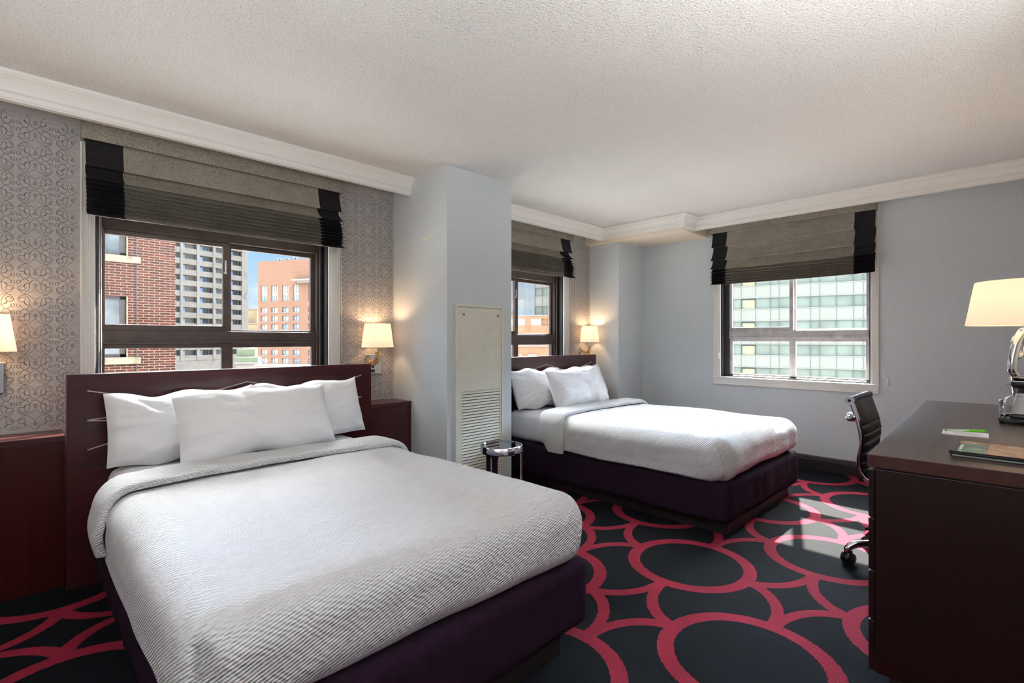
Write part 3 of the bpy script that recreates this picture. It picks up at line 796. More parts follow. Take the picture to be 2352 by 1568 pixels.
sconce(-0.094, 0, 'lit wall lamp cut off by the left edge, above the long red cabinet')
sconce(2.064, 0, 'lit crystal wall lamp with white shade beside the near headboard and grey pier')
sconce(4.835, 0.032, 'lit crystal wall lamp with white shade above the far headboard')

# ------------------------------------------------------------------ access panel on the pier
t = thing('vent_panel', 'tall cream metal access panel with louvred grille on the grey pier', 'vent panel', (2.5685, 2.955, 0.10))
mb = MB()
for a in ((2.326, 2.345, 0.10, 1.515), (2.793, 2.811, 0.10, 1.515), (2.345, 2.793, 1.497, 1.515), (2.345, 2.793, 0.10, 0.118)): mb.box(a[0], a[1], 2.938, 2.955, a[2], a[3])
obj('frame', mb, M['panel'], t, bevel=0.002)
obj('door', MB().box(2.348, 2.384, 2.943, 2.953, 0.12, 1.494).box(2.777, 2.790, 2.943, 2.953, 0.12, 1.494).box(2.384, 2.777, 2.943, 2.953, 0.859, 1.494).box(2.384, 2.777, 2.943, 2.953, 0.12, 0.16), M['panel'], t)
g = obj('grille', MB().box(2.384, 2.777, 2.952, 2.9545, 0.16, 0.859), M['slot'], t)
for k in range(31):
    z = 0.165 + 0.0225 * k
    mb = MB().poly([(2.384, 2.9515, z + 0.0165), (2.384, 2.942, z + 0.004), (2.384, 2.942, z), (2.384, 2.9445, z), (2.384, 2.9535, z + 0.012)], (0.393, 0, 0))
    obj('louvre', mb, M['panel'], g)
for x in (2.405, 2.757):
    obj('screw', MB().lathe([(0, 0), (0.011, 0), (0.011, 0.002), (0.007, 0.004), (0, 0.0045)], (0, 0, 0), 16), M['screw'], t, False).matrix_local = Matrix.Translation((x - 2.5685, 2.943 - 2.955, 1.44 - 0.10)) @ Matrix.Rotation(PI / 2, 4, 'X')

# ------------------------------------------------------------------ round side table between the beds
tx, ty, tz, tr = 2.477, 2.61, 0.505, 0.150
t = thing('side_table', 'small round chrome side table with glass top between the beds', 'side table', (tx, ty, 0))
obj('rim', MB().lathe([(tr, tz - 0.052), (tr, tz - 0.003), (tr - 0.003, tz), (tr - 0.008, tz), (tr - 0.008, tz - 0.052)], (tx, ty, 0), 64, closed=True), M['dark_chrome'], t)
obj('glass_top', MB().lathe([(0, tz - 0.014), (tr - 0.0085, tz - 0.014), (tr - 0.0085, tz - 0.006), (0, tz - 0.006)], (tx, ty, 0), 64), M['table_glass'], t)
for k in range(3):
    a = math.radians(208 + 120 * k)
    ca, sa = math.cos(a), math.sin(a); u = Vector((ca, sa, 0)); w = Vector((-sa, ca, 0)); c = Vector((tx, ty, 0)) + u * (tr - 0.008)
    prof = [(-0.021, 0.0), (0.021, 0.0), (0.021, tz - 0.075), (0.024, tz - 0.063), (0.031, tz - 0.054), (0.031, tz - 0.045), (-0.031, tz - 0.045), (-0.031, tz - 0.054), (-0.024, tz - 0.063), (-0.021, tz - 0.075)]
    obj('leg', MB().poly([c + w * a_ + Vector((0, 0, b_)) for a_, b_ in prof], u * 0.009), M['dark_chrome'], t, bevel=0.001)
obj('foot_ring', MB().lathe([(tr - 0.012, 0.0), (tr - 0.012, 0.012), (tr - 0.024, 0.012), (tr - 0.024, 0.0)], (tx, ty, 0), 48, closed=True), M['dark_chrome'], t)

# ------------------------------------------------------------------ desk
DZ = 0.845
t = thing('desk', 'long dark wooden desk with worn top at the right edge of the room', 'desk', (2.159, 0.388, 0), math.radians(1.75))
P = lambda n, mb, m, par=None, bev=0.0, l=None: obj(n, mb, m, par or t, False, bev, l)
P('desk_top', MB().box(0, 2.20, -0.63, 0, DZ - 0.044, DZ - 0.0003, 1).box(0.007, 2.193, -0.623, -0.007, DZ - 0.003, DZ, 0), [M['desk_top'], M['desk_edge']], None, 0.004, 'worn grey-brown desk top')
mb = MB()
for x0, x1 in ((0.012, 0.62), (1.58, 2.185)):
    mb.box(x0, x0 + 0.02, -0.62, -0.022, 0.072, DZ - 0.052).box(x1 - 0.02, x1, -0.62, -0.022, 0.072, DZ - 0.052)
    mb.box(x0, x1, -0.60, -0.05, 0.072, 0.09).box(x0, x1, -0.62, -0.03, DZ - 0.052, DZ - 0.044)
    mb.box(x0 + 0.02, x1 - 0.02, -0.06, -0.03, 0.09, DZ - 0.052)
mb.box(0.012, 2.185, -0.625, -0.605, 0.09, DZ - 0.044)
P('carcass', mb, M['desk_wood'], None, 0.002)
for x0, x1 in ((0.03, 0.60), (1.60, 2.165)): P('plinth', MB().box(x0, x1, -0.60, -0.06, 0, 0.072), M['plinth'])
for x0, x1 in ((0.012, 0.62), (1.58, 2.185)):
    for z0, z1 in ((0.078, 0.255), (0.261, 0.429), (0.435, 0.616), (0.622, DZ - 0.056)):
        d = P('drawer', MB().box(x0, x1, -0.020, -0.002, z0, z1), M['desk_wood'], None, 0.0015)
        P('knob', MB().lathe([(0, 0.02), (0.012, 0.018), (0.013, 0.012), (0.006, 0.006), (0.006, 0), (0, 0)], (0, 0, 0), 14), M['steel'], d).matrix_local = Matrix.Translation(((x0 + x1) / 2, -0.002, (z0 + z1) / 2)) @ Matrix.Rotation(-PI / 2, 4, 'X')
P('drawer', MB().box(0.63, 1.57, -0.030, -0.012, 0.715, DZ - 0.056).box(0.63, 1.57, -0.40, -0.03, 0.74, 0.75), M['desk_wood'])

# things on the desk
t = thing('notepad', 'small white notepad with a green pen on it, on the desk', 'notepad', (2.907, 0.173, DZ))
q = [(2.846, 0.245), (2.846, 0.097), (2.962, 0.101), (2.974, 0.249)]
obj('pages', MB().poly([(x, y, DZ) for x, y in q], (0, 0, 0.005)), M['white_paper'], t)
mb = MB()
for k in range(6):
    x = 2.868 + 0.008 * k * (1 if k < 5 else 1.1); mb.box(x, x + 0.0016, 0.115 + 0.006 * (k % 3), 0.21 - 0.008 * (k % 2), DZ + 0.005, DZ + 0.0053)
obj('print', mb, M['grey_print'], t, label='small grey printed lines')
t = thing('pen', 'white ballpoint pen with bright green cap lying on the notepad', 'pen', (2.95, 0.175, DZ + 0.0055))
a, b = Vector((2.905, 0.238, DZ + 0.010)), Vector((2.992, 0.108, DZ + 0.010)); ln = lambda k: a.lerp(b, k)
obj('barrel', MB().tube([ln(0.03), ln(0.62)], 0.0042, 10), M['pen_white'], t)
obj('plug', MB().tube([ln(0.0), ln(0.03)], 0.0042, 10), M['green'], t, label='green end plug')
cp = obj('cap', MB().tube([ln(0.58), ln(0.97), ln(1.0)], [0.0056, 0.0056, 0.004], 12), M['green'], t, label='green cap')
s_ = Vector((0.0062, 0.004, 0.002)); obj('clip', MB().tube([ln(0.42) - s_, ln(0.5) - s_, ln(0.92) - s_], [0.0012, 0.0026, 0.0026], 8), M['green'], cp)
obj('print', MB().tube([ln(0.15) + Vector((0, 0, 0.0036)), ln(0.45) + Vector((0, 0, 0.0036))], 0.0009, 6), M['grey_print'], t)
t = thing('book', 'closed black folder lying under the printed book on the desk', 'book', (2.45, 0.01, DZ))
obj('cover', MB().box(2.322, 2.566, -0.15, 0.178, DZ, DZ + 0.003).box(2.324, 2.566, -0.15, 0.176, DZ + 0.0085, DZ + 0.0105), M['gloss_black'], t)
obj('pages', MB().box(2.328, 2.560, -0.145, 0.172, DZ + 0.003, DZ + 0.0085), M['white_paper'], t)
t = thing('book', 'thin book with green and brown photo cover on top of the black folder', 'book', (2.45, 0.01, DZ + 0.0106))
zq = DZ + 0.0107
obj('cover', MB().box(2.318, 2.572, -0.15, 0.180, zq, zq + 0.0022).box(2.318, 2.572, -0.15, 0.180, zq + 0.008, zq + 0.0098).box(2.318, 2.321, -0.15, 0.18, zq, zq + 0.0098), M['cover_dark'], t)
obj('pages', MB().box(2.322, 2.568, -0.148, 0.177, zq + 0.0022, zq + 0.008), M['white_paper'], t)
zt = zq + 0.0099
obj('picture', MB().box(2.322, 2.57, -0.149, 0.085, zt, zt + 0.0003).box(2.522, 2.57, 0.085, 0.165, zt, zt + 0.0003), M['cover_photo'], t, label='brown and orange photograph')
obj('picture', MB().box(2.324, 2.518, 0.087, 0.160, zt, zt + 0.0003), M['cover_green'], t, label='green photograph')
mb = MB()
for k in range(9): mb.box(2.37 + 0.012 * k, 2.378 + 0.012 * k, 0.150, 0.158, zt + 0.0003, zt + 0.0006)
obj('lettering', mb, M['white_paper'], t, label='short line of small white lettering')

t = thing('serving_tray', 'black serving tray under the coffee maker on the desk', 'tray', (3.53, -0.06, DZ))
mb = MB().box(3.40, 3.63, -0.20, 0.082, DZ + 0.012, DZ + 0.018)
for a in ((3.40, 3.63, 0.077, 0.082), (3.40, 3.63, -0.20, -0.195), (3.40, 3.405, -0.20, 0.082), (3.625, 3.63, -0.20, 0.082)): mb.box(a[0], a[1], a[2], a[3], DZ + 0.018, DZ + 0.026)
obj('plate', mb, M['gloss_black'], t, bevel=0.001)
for x, y in ((3.41, 0.072), (3.62, 0.072), (3.41, -0.19), (3.62, -0.19)): obj('foot', MB().lathe([(0.007, 0), (0.008, 0.012), (0, 0.012)], (x, y, DZ), 12), M['black'], t)
t = thing('coffee_maker', 'silver and black coffee maker on the black tray, below the table lamp', 'coffee maker', (3.52, -0.035, DZ + 0.018))
zb = DZ + 0.0182
def slab(x0, x1, y0, y1, z0, z1, r=0.016): return MB().rbox(x0, x1, y0, y1, z0, z1, (r, r, min(r, (z1 - z0) / 2.2)), (10, 10, 6))
obj('base', slab(3.44, 3.60, -0.125, 0.046, zb, zb + 0.028), M['black'], t)
mb = MB(); B0 = [(3.445, 0.040), (3.60, 0.040), (3.60, -0.12), (3.445, -0.12)]
mb.grid(lambda u, v: Vector((3.5225 + math.copysign(abs(math.cos(2 * PI * u)) ** 0.35, math.cos(2 * PI * u)) * (0.078 - 0.012 * v), -0.04 + math.copysign(abs(math.sin(2 * PI * u)) ** 0.35, math.sin(2 * PI * u)) * (0.079 - 0.016 * v), zb + 0.028 + 0.098 * v)), 40, 6, 0, True, True)
mb.box(3.47, 3.575, -0.09, 0.015, zb + 0.120, zb + 0.127)
obj('body', mb, M['silver_plastic'], t, label='silver plastic body')
obj('lettering', MB().box(3.4515, 3.452, 0.0, 0.018, zb + 0.112, zb + 0.1155), M['grey_print'], t)
obj('neck', MB().lathe([(0.062, 0.124), (0.060, 0.155), (0, 0.155)], (3.5225, -0.04, zb), 24), M['black'], t)
obj('head', slab(3.45, 3.60, -0.12, 0.040, zb + 0.150, zb + 0.196, 0.018), M['black'], t)
obj('band', slab(3.446, 3.604, -0.124, 0.044, zb + 0.180, zb + 0.190, 0.02), M['chrome'], t)
obj('lid', slab(3.45, 3.60, -0.12, 0.038, zb + 0.193, zb + 0.206, 0.02), M['gloss_black'], t)
obj('lever', MB().tube([(3.47, 0.04, zb + 0.168), (3.46, 0.064, zb + 0.170)], 0.003, 8), M['chrome'], t)
obj('handle', MB().tube([(3.45, 0.035, zb + 0.116), (3.435, 0.055, zb + 0.10), (3.432, 0.060, zb + 0.075), (3.437, 0.052, zb + 0.048)], 0.005, 10), M['chrome'], t)
obj('spout', MB().tube([(3.445, 0.03, zb + 0.030), (3.43, 0.056, zb + 0.028), (3.425, 0.066, zb + 0.020)], 0.005, 8), M['chrome'], t)
t = thing('condiment_stand', 'small chrome wire condiment stand left of the coffee maker', 'stand', (3.47, 0.075, DZ + 0.018))
mb = MB()
for x, y in ((3.445, 0.078), (3.445, 0.060), (3.51, 0.078), (3.51, 0.060)): mb.tube([(x, y, zb), (x, y, zb + 0.080)], 0.003, 8).sphere((x, y, zb + 0.084), 0.0055, 10, 6)
for z in (0.022, 0.052): mb.box(3.445, 3.51, 0.052, 0.078, zb + z, zb + z + 0.003)
obj('frame', mb, M['chrome'], t)
obj('tier', MB().box(3.448, 3.507, 0.053, 0.076, zb + 0.003, zb + 0.006), M['gloss_black'], t)
t = thing('metal_cup', 'small chrome cup standing on the condiment stand', 'cup', (3.476, 0.0655, zb + 0.055))
obj('body', MB().lathe([(0, 0), (0.0125, 0), (0.0135, 0.004), (0.0135, 0.030), (0.0145, 0.032), (0.0125, 0.032), (0.0125, 0.004), (0, 0.004)], (3.476, 0.0655, zb + 0.0552), 24), M['chrome'], t)

t = thing('table_lamp', 'lit table lamp with white shade and looped chrome base at the right edge', 'table lamp', (3.72, -0.005, DZ))
lx, ly = 3.72, -0.005
obj('base', MB().lathe([(0, 0), (0.075, 0), (0.075, 0.008), (0.06, 0.018), (0.03, 0.024), (0.0, 0.024)], (lx, ly, DZ), 36), M['chrome'], t)
pts = []; rs = []
for k in range(61):
    a = 2 * PI * k / 60 - PI / 2; s_ = math.sin(a); rad = 0.050 + 0.012 * math.cos(2 * a) - 0.012 * max(0, -s_)
    hor = rad * math.cos(a) * (1.0 if s_ > 0 else 0.75)
    pts.append((lx + hor * 0.70, ly - hor * 0.70 * 1.0, DZ + 0.245 + 0.205 * s_)); rs.append(0.019 + 0.007 * max(0, -s_))
obj('looped_body', MB().tube(pts, rs, 14, 0, False), M['chrome'], t)
obj('inner_loop', MB().tube([(lx + 0.03 * math.cos(a) * 0.7 + 0.01, ly - 0.03 * math.cos(a) * 0.7 + 0.02, DZ + 0.37 + 0.055 * math.sin(a)) for a in [2 * PI * k / 32 for k in range(33)]], 0.011, 12, 0, False), M['chrome'], t)
obj('stem', MB().tube([(lx, ly, DZ + 0.44), (lx, ly, DZ + 0.56)], 0.007, 12), M['chrome'], t)
obj('lamp_shade', MB().lathe([(0.226, 0.480), (0.228, 0.482), (0.190, 0.708), (0.188, 0.709), (0.187, 0.706), (0.2245, 0.482)], (lx, ly, DZ), 56, closed=True), M['shade'], t)
obj('bulb', MB().sphere((lx, ly, DZ + 0.59), 0.030, 16, 10), M['bulb'], t)
L = bpy.data.lights.new('lamp_light', 'POINT'); L.energy = 4.8; L.color = (1.0, 0.70, 0.46); L.shadow_soft_size = 0.04
lo = bpy.data.objects.new('lamp_light', L); COL.objects.link(lo); lo.parent = t; lo.location = (0, 0, 0.63)

# ------------------------------------------------------------------ office chair
t = thing('office_chair', 'black ribbed leather office chair with chrome frame pushed under the desk', 'office chair', (3.49, 0.42, 0))
P = lambda n, mb, m, par=None, bev=0.0, l=None: obj(n, mb, m, par or t, False, bev, l)
RAIL = [(0.240, 0.916), (0.224, 0.872), (0.208, 0.815), (0.196, 0.757), (0.191, 0.711), (0.197, 0.651), (0.203, 0.591), (0.196, 0.550), (0.182, 0.521), (0.155, 0.495), (0.10, 0.474), (0.03, 0.464), (-0.08, 0.462), (-0.18, 0.468), (-0.235, 0.462), (-0.255, 0.445)]
def rail_at(s):
    k = min(len(RAIL) - 2, int(s)); f = s - k; p = [RAIL[max(0, min(len(RAIL) - 1, k + d))] for d in (-1, 0, 1, 2)]
    return tuple(0.5 * (2 * p[1][m] + (p[2][m] - p[0][m]) * f + (2 * p[0][m] - 5 * p[1][m] + 4 * p[2][m] - p[3][m]) * f * f + (3 * p[1][m] - p[0][m] - 3 * p[2][m] + p[3][m]) * f ** 3) for m in (0, 1))
NR = len(RAIL) - 1
for sx in (-1, 1):
    P('side_rail', MB().tube([(sx * 0.236, *rail_at(NR * k / 60)) for k in range(61)], 0.013, 10, flat=0.6), M['chrome'], None, 0, 'chrome side rail')
def membrane(s0, s1, n, ribs):
    mb = MB(); rows = []
    for k in range(n + 1):
        s = s0 + (s1 - s0) * k / n; y, z = rail_at(s); y2, z2 = rail_at(min(NR, s + 0.05)); y0_, z0_ = rail_at(max(0, s - 0.05))
        ty_, tz_ = y2 - y0_, z2 - z0_; l = math.hypot(ty_, tz_); ny, nz_ = tz_ / l, -ty_ / l
        b = max([math.exp(-((s - r) / 0.10) ** 2) for r in ribs] + [0])
        rows.append((y, z, ny, nz_, 0.026 - 0.013 * b, 0.010 - 0.004 * b))
    for side, kk in ((1, 4), (-1, 5)):
        mb.grid(lambda u, v: (lambda r: Vector((-0.226 + 0.452 * u, r[0] + side * r[2] * r[kk] * (min(1, 6 * u, 6 * (1 - u)) ** 0.5 * 0.8 + 0.2), r[1] + side * r[3] * r[kk] * (min(1, 6 * u, 6 * (1 - u)) ** 0.5 * 0.8 + 0.2))))(rows[int(round(v * n))]), 14, n)
    return mb
P('backrest', membrane(0.15, 8.6, 110, [2.6, 3.5, 4.4, 5.3, 6.2, 7.1, 8.0]), M['leather'])
P('seat', membrane(8.6, NR - 0.2, 90, [9.3, 10.0, 10.8, 11.5, 12.1, 12.7, 13.3, 13.9]), M['leather'])
P('top_roll', MB().tube([(-0.23, 0.242, 0.918), (0.23, 0.242, 0.918)], 0.020, 16), M['leather'])
for sx in (-1, 1):
    c = P('end_cap', MB().tube([(sx * 0.228, 0.242, 0.918), (sx * 0.252, 0.242, 0.918)], 0.0225, 20), M['chrome'])
    P('screw', MB().tube([(sx * 0.252, 0.242, 0.918), (sx * 0.2535, 0.242, 0.918)], 0.008, 12), M['black'], c)
P('back_brace', MB().tube([(-0.236, 0.212, 0.828), (-0.225, 0.245, 0.826), (-0.18, 0.262, 0.822), (0, 0.268, 0.820), (0.18, 0.262, 0.822), (0.225, 0.245, 0.826), (0.236, 0.212, 0.828)], 0.016, 12, flat=1.5), M['chrome'])
P('seat_brace', MB().tube([(-0.236, 0.03, 0.45), (-0.15, 0.02, 0.42), (0.15, 0.02, 0.42), (0.236, 0.03, 0.45)], 0.014, 10).box(-0.06, 0.06, -0.08, 0.08, 0.385, 0.425), M['chrome'])
P('gas_column', MB().lathe([(0.014, 0.40), (0.014, 0.27), (0.026, 0.27), (0.026, 0.11), (0.036, 0.10), (0.036, 0.06), (0, 0.06)], (0, 0, 0), 24), M['chrome'])
for k in range(5):
    a = math.radians(122.5 + 72 * k); ca, sa = math.cos(a), math.sin(a)
    leg = P('leg', MB().tube([(ca * r, sa * r, z) for r, z in ((0.02, 0.115), (0.12, 0.122), (0.20, 0.120), (0.27, 0.112), (0.305, 0.098), (0.320, 0.078), (0.322, 0.062))], [0.026, 0.022, 0.020, 0.020, 0.020, 0.018, 0.015], 14), M['chrome'], None, 0, 'chrome base leg')
    d = Vector((math.cos(a + 0.5), math.sin(a + 0.5), 0)); w = Vector((-d.y, d.x, 0)); c = Vector((ca * 0.322, sa * 0.322, 0.031)) - d * 0.012
    cs = P('caster', MB().tube([c + w * 0.010, c + w * 0.013, c + w * 0.024, c + w * 0.027], [0.027, 0.031, 0.031, 0.027], 20).tube([c - w * 0.027, c - w * 0.024, c - w * 0.013, c - w * 0.010], [0.027, 0.031, 0.031, 0.027], 20).tube([c - w * 0.011, c + w * 0.011], 0.02, 12), M['black'], leg)
    P('hood', MB().tube([c + Vector((0, 0, 0.036)) - w * 0.018, c + Vector((0, 0, 0.036)) + w * 0.018], 0.012, 10), M['black'], leg)

# added uplighters behind the camera, put in to brighten ceiling and walls
for x, y, nm in ((-1.15, 0.75, 'by the entry wall'), (1.20, -0.42, 'near the end of the desk')):
    t = thing('added_uplight', 'added unseen steel uplighter ' + nm + ', lighting the ceiling', 'added fill light', (x, y, 0), 0, 'added uplighters behind the camera')
    obj('base', MB().lathe([(0, 0), (0.15, 0), (0.15, 0.012), (0.02, 0.03), (0, 0.03)], (x, y, 0), 32), M['steel'], t)
    obj('pole', MB().tube([(x, y, 0.02), (x, y, 1.46)], 0.012, 12), M['steel'], t)
    obj('bowl', MB().lathe([(0.012, 1.44), (0.10, 1.46), (0.19, 1.53), (0.20, 1.55), (0.195, 1.55), (0.10, 1.475), (0, 1.465)], (x, y, 0), 36), M['steel'], t)
    obj('added_glow', MB().lathe([(0, 1.525), (0.178, 1.525)], (x, y, 0), 36), M['added_glow'], t)

# ------------------------------------------------------------------ the town outside
def facade(name, label, cat, O, D):
    a = math.atan2(D[1], D[0])
    return thing(name, label, cat, (O[0], O[1], 0), a)
# near brick building, left part of the near window
t = facade('brick_building', 'dark red brick building close by, at the left of the near window', 'building', (3.60, 18.5), (1, 0))
P = lambda n, mb, m, par=None, bev=0.0, l=None: obj(n, mb, m, par or t, False, bev, l)
mb = MB(); wx0, wx1 = -2.75, -1.22; rows = [(0.74 + 2.97 * k, 2.52 + 2.97 * k) for k in range(-3, 4)]
zc = -9.0
for z0, z1 in rows: mb.box(-9, wx0, 0, 8, zc, z1); mb.box(wx1, 0, 0, 8, zc, z1); mb.box(wx0, wx1, 0, 8, zc, z0); zc = z1
mb.box(-9, 0, 0, 8, zc, 16)
P('wall', mb, M['brick_near'])
P('downpipe', MB().tube([(-0.98, -0.01, -9), (-0.98, -0.01, 15.8)], 0.012, 8), M['brown_ext'])
for z0, z1 in rows:
    w = P('window', MB().box(wx0, wx0 + 0.09, 0.12, 0.24, z0, z1).box(wx1 - 0.13, wx1, 0.12, 0.24, z0, z1).box(wx0, wx1, 0.12, 0.24, z1 - 0.09, z1).box(wx0, wx1, 0.12, 0.24, z0, z0 + 0.09).box(wx0, wx1, 0.13, 0.23, (z0 + z1) / 2 - 0.04, (z0 + z1) / 2 + 0.05), M['brown_ext'])
    P('pane', MB().box(wx0 + 0.05, wx1 - 0.05, 0.18, 0.2, z0 + 0.05, z1 - 0.05), M['ext_grey'], w)
    P('reveal', MB().box(wx1, wx1 + 0.035, -0.012, 0.22, z0, z1), M['limestone'])
    P('stone_sill', MB().box(wx0 - 0.2, wx1 + 0.34, -0.05, 0.2, z0 - 0.20, z0), M['limestone'])
    mb = MB()
    for k in range(16): mb.box(wx0 + k * 0.1, wx0 + k * 0.1 + 0.082, -0.012, 0.1, z1 + 0.02, z1 + 0.34)
    P('lintel', mb, M['brick_near'])
# grey concrete tower
t = facade('concrete_tower', 'tall grey concrete apartment tower with rows of recessed balconies', 'building', (49.8, 161.7), (.948, .319))
P = lambda n, mb, m, par=None, bev=0.0, l=None: obj(n, mb, m, par or t, False, bev, l)
piers = [-27.0, -23.2, -19.13, -14.80, -10.37, -5.86, -1.75]; FLO = [8.5 + 2.85 * k for k in range(-4, 10)]
P('wall', MB().box(-30, -0.1, 1.3, 16, -4.3, 37), M['concrete_lightened'])
P('base_wall', MB().box(-30, 0, 0, 16, -40, -4.3).box(-30, 0, 0, 16, 36.2, 38), M['concrete'])
P('gable', MB().box(-1.75, 0.02, -0.03, 16, -4.3, 36.2), M['concrete'])
for x in piers: P('pier', MB().box(x - 0.33, x + 0.33, -0.15, 1.3, -4.3, 36.2), M['concrete'])
for z in FLO: P('balcony', MB().box(-30, -1.9, -0.05, 0.10, z - 1.40, z).box(-30, -1.9, 0.0, 1.35, z - 1.45, z - 1.25), M['concrete'])
spec = [(-22.6, -20.34, 'd'), (-18.7, -17.5, 'b'), (-13.93, -12.80, 'b'), (-12.74, -11.56, 'd'), (-10.08, -8.89, 'b'), (-5.07, -4.0, 'b'), (-3.94, -2.9, 'd')]
for x0, x1, kd in spec:
    for z in FLO:
        w = P('window', MB().box(x0 - 0.09, x0, 1.05, 1.32, z - 0.9, z + 1.22).box(x1, x1 + 0.09, 1.05, 1.32, z - 0.9, z + 1.22).box(x0 - 0.09, x1 + 0.09, 1.05, 1.32, z + 1.22, z + 1.30), M['ext_dark'])
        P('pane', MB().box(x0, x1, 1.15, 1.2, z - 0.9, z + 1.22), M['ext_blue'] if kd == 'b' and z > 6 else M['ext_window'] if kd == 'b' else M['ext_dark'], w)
def stroke(mb, pts, w, y=-0.10):
    for (xa, za), (xb, zb_) in zip(pts, pts[1:]):
        l = math.hypot(xb - xa, zb_ - za); nx, nz_ = -(zb_ - za) / l * w / 2, (xb - xa) / l * w / 2
        mb.poly([(xa + nx, y, za + nz_), (xa - nx, y, za - nz_), (xb - nx, y, zb_ - nz_), (xb + nx, y, zb_ + nz_)], (0, 0.10, 0))
letters = [('letter_y', 26.0, [[(-1.75, -0.35), (-1.35, -0.9), (-0.45, 0.75)]], 0.42), ('letter_e', 20.2, [[(-1.5, 0.85), (-0.55, 0.85)], [(-1.5, 0.0), (-0.8, 0.0)], [(-1.5, -0.85), (-0.55, -0.85)]], 0.16),
           ('letter_r', 14.2, [[(-1.45, 0.8), (-0.9, 1.0), (-0.45, 0.6), (-0.7, 0.1), (-1.4, -0.05)], [(-1.6, -0.15), (-0.9, -1.0)], [(-1.1, 0.1), (-0.5, -0.85)]], 0.2), ('letter_e', 8.6, [[(-1.5, 0.85), (-0.55, 0.85)], [(-1.5, 0.0), (-0.9, 0.0)], [(-1.5, -0.85), (-0.55, -0.85)]], 0.16)]
for nm, z, ss, w in letters:
    mb = MB()
    for s_ in ss: stroke(mb, [(a, z + b) for a, b in s_], w)
    P('sign_' + nm, mb, M['sign_grey'], l='faded grey sign letter')
# orange brick building
t = facade('orange_building', 'orange brick building with plain top storeys and three roof vents', 'building', (67.79, 208.67), (.459, -.888))
P = lambda n, mb, m, par=None, bev=0.0, l=None: obj(n, mb, m, par or t, False, bev, l)
cols = [(1.38, 4.45), (6.41, 9.52), (11.57, 14.5), (16.64, 19.45), (23.6, 26.4), (29.0, 31.8), (34.2, 37.0)]
low = [(10.75 - 3.25 * k + 0.9, 10.75 - 3.25 * k + 2.95) for k in range(0, 8)]
bands = sorted(low + [(15.9, 22.1)])
mb = MB(); zc = -30.0
for z0, z1 in bands:
    mb.box(0, 44, 0, 20, zc, z0)
    xc = 0.0
    for a, b in cols: mb.box(xc, a, 0, 20, z0, z1); xc = b
    mb.box(xc, 44, 0, 20, z0, z1); mb.box(0.2, 43.8, 0.9, 20, z0, z1); zc = z1
mb.box(0, 44, 0, 20, zc, 31.5)
P('wall', mb, M['brick_orange'])
for x in (5.4, 10.5, 15.6, 20.7): P('joint', MB().box(x - 0.05, x + 0.05, -0.02, 0.05, 22.3, 31.4), M['brick_low'])
for z in (26.0, 29.4): P('joint', MB().box(0, 44, -0.02, 0.05, z - 0.05, z + 0.05), M['brick_low'])
for a, b in cols:
    for z0, z1 in low:
        w = P('window', MB().box(a, b, 0.35, 0.6, z0, z0 + 0.18).box(a, b, 0.35, 0.6, z1 - 0.12, z1).box(a, a + 0.18, 0.35, 0.6, z0, z1).box(b - 0.18, b, 0.35, 0.6, z0, z1).box(a + 0.95, a + 1.1, 0.35, 0.6, z0, z1), M['white_stone'])
        P('pane', MB().box(a, b, 0.55, 0.6, z0, z1), M['ext_cream'] if a < 10 else M['ext_window'], w)
        P('sill', MB().box(a - 0.15, b + 0.15, -0.12, 0.4, z0 - 0.22, z0), M['white_stone'], w)
    w = P('window', MB().box(a, b, 0.30, 0.6, 18.0, 19.2).box(a, b, 0.3, 0.6, 15.9, 16.05).box(a, b, 0.3, 0.6, 21.95, 22.1).box(a, a + 0.15, 0.3, 0.6, 15.9, 22.1).box(b - 0.15, b, 0.3, 0.6, 15.9, 22.1).box(a + 1.1, a + 1.22, 0.3, 0.6, 15.9, 22.1).box(a + 2.0, a + 2.12, 0.3, 0.6, 15.9, 22.1), M['white_stone'])
    P('pane', MB().box(a, b, 0.5, 0.6, 19.2, 22.1), M['ext_cream'], w); P('pane', MB().box(a, b, 0.5, 0.6, 15.9, 18.0), M['ext_window'], w)
P('canopy', MB().box(17.85, 33, -2.2, 0.2, 23.3, 23.8).box(19.5, 33, -1.4, 0.2, 22.6, 23.3), M['white_stone'])
for x in (7.66, 11.16, 15.23): P('roof_vent', MB().lathe([(0.28, 31.5), (0.25, 32.3), (0, 32.3)], (x, 3, 0), 12).lathe([(0.2, 32.3), (0.8, 32.65), (0.75, 32.7), (0, 32.5)], (x, 3, 0), 14), M['ext_dark'])
# beige masonry block between tower and orange building
t = facade('beige_building', 'pale beige building seen in the gap between grey tower and orange building', 'building', (80.5, 272), (.80, -.60))
P = lambda n, mb, m, par=None, bev=0.0, l=None: obj(n, mb, m, par or t, False, bev, l)
P('wall', MB().box(-6, 22, 0, 20, -30, 9.4).box(-2, 6.2, 4, 18, 9.4, 17).box(-6, 22, -0.4, 0.1, 5.6, 6.2), M['beige_ext'])
P('parapet', MB().box(-2.3, 6.5, 3.7, 18.2, 16.4, 17.2).box(-6.2, 22, -0.4, 20, 9.0, 9.6), M['concrete_lightened'])
for x in (-4, 0.5, 4.5, 8.5):
    for z in (-4.5, 1.8): P('window', MB().box(x, x + 1.9, -0.12, 0.2, z, z + 2.6), M['ext_window'])
t = thing('green_shed', 'sage green metal clad shed with a pale roof edge beside the grey tower', 'shed', (41.47, 127.79, -30), math.atan2(-0.70, 0.72))
P = lambda n, mb, m, par=None, bev=0.0, l=None: obj(n, mb, m, par or t, False, bev, l)
P('upper_box', MB().box(-5, -0.65, 0, 1.2, 27.3, 29.05), M['shed_green']); P('lower_box', MB().box(-5, 0.3, -0.6, 1.2, 25.9, 27.05), M['shed_green'])
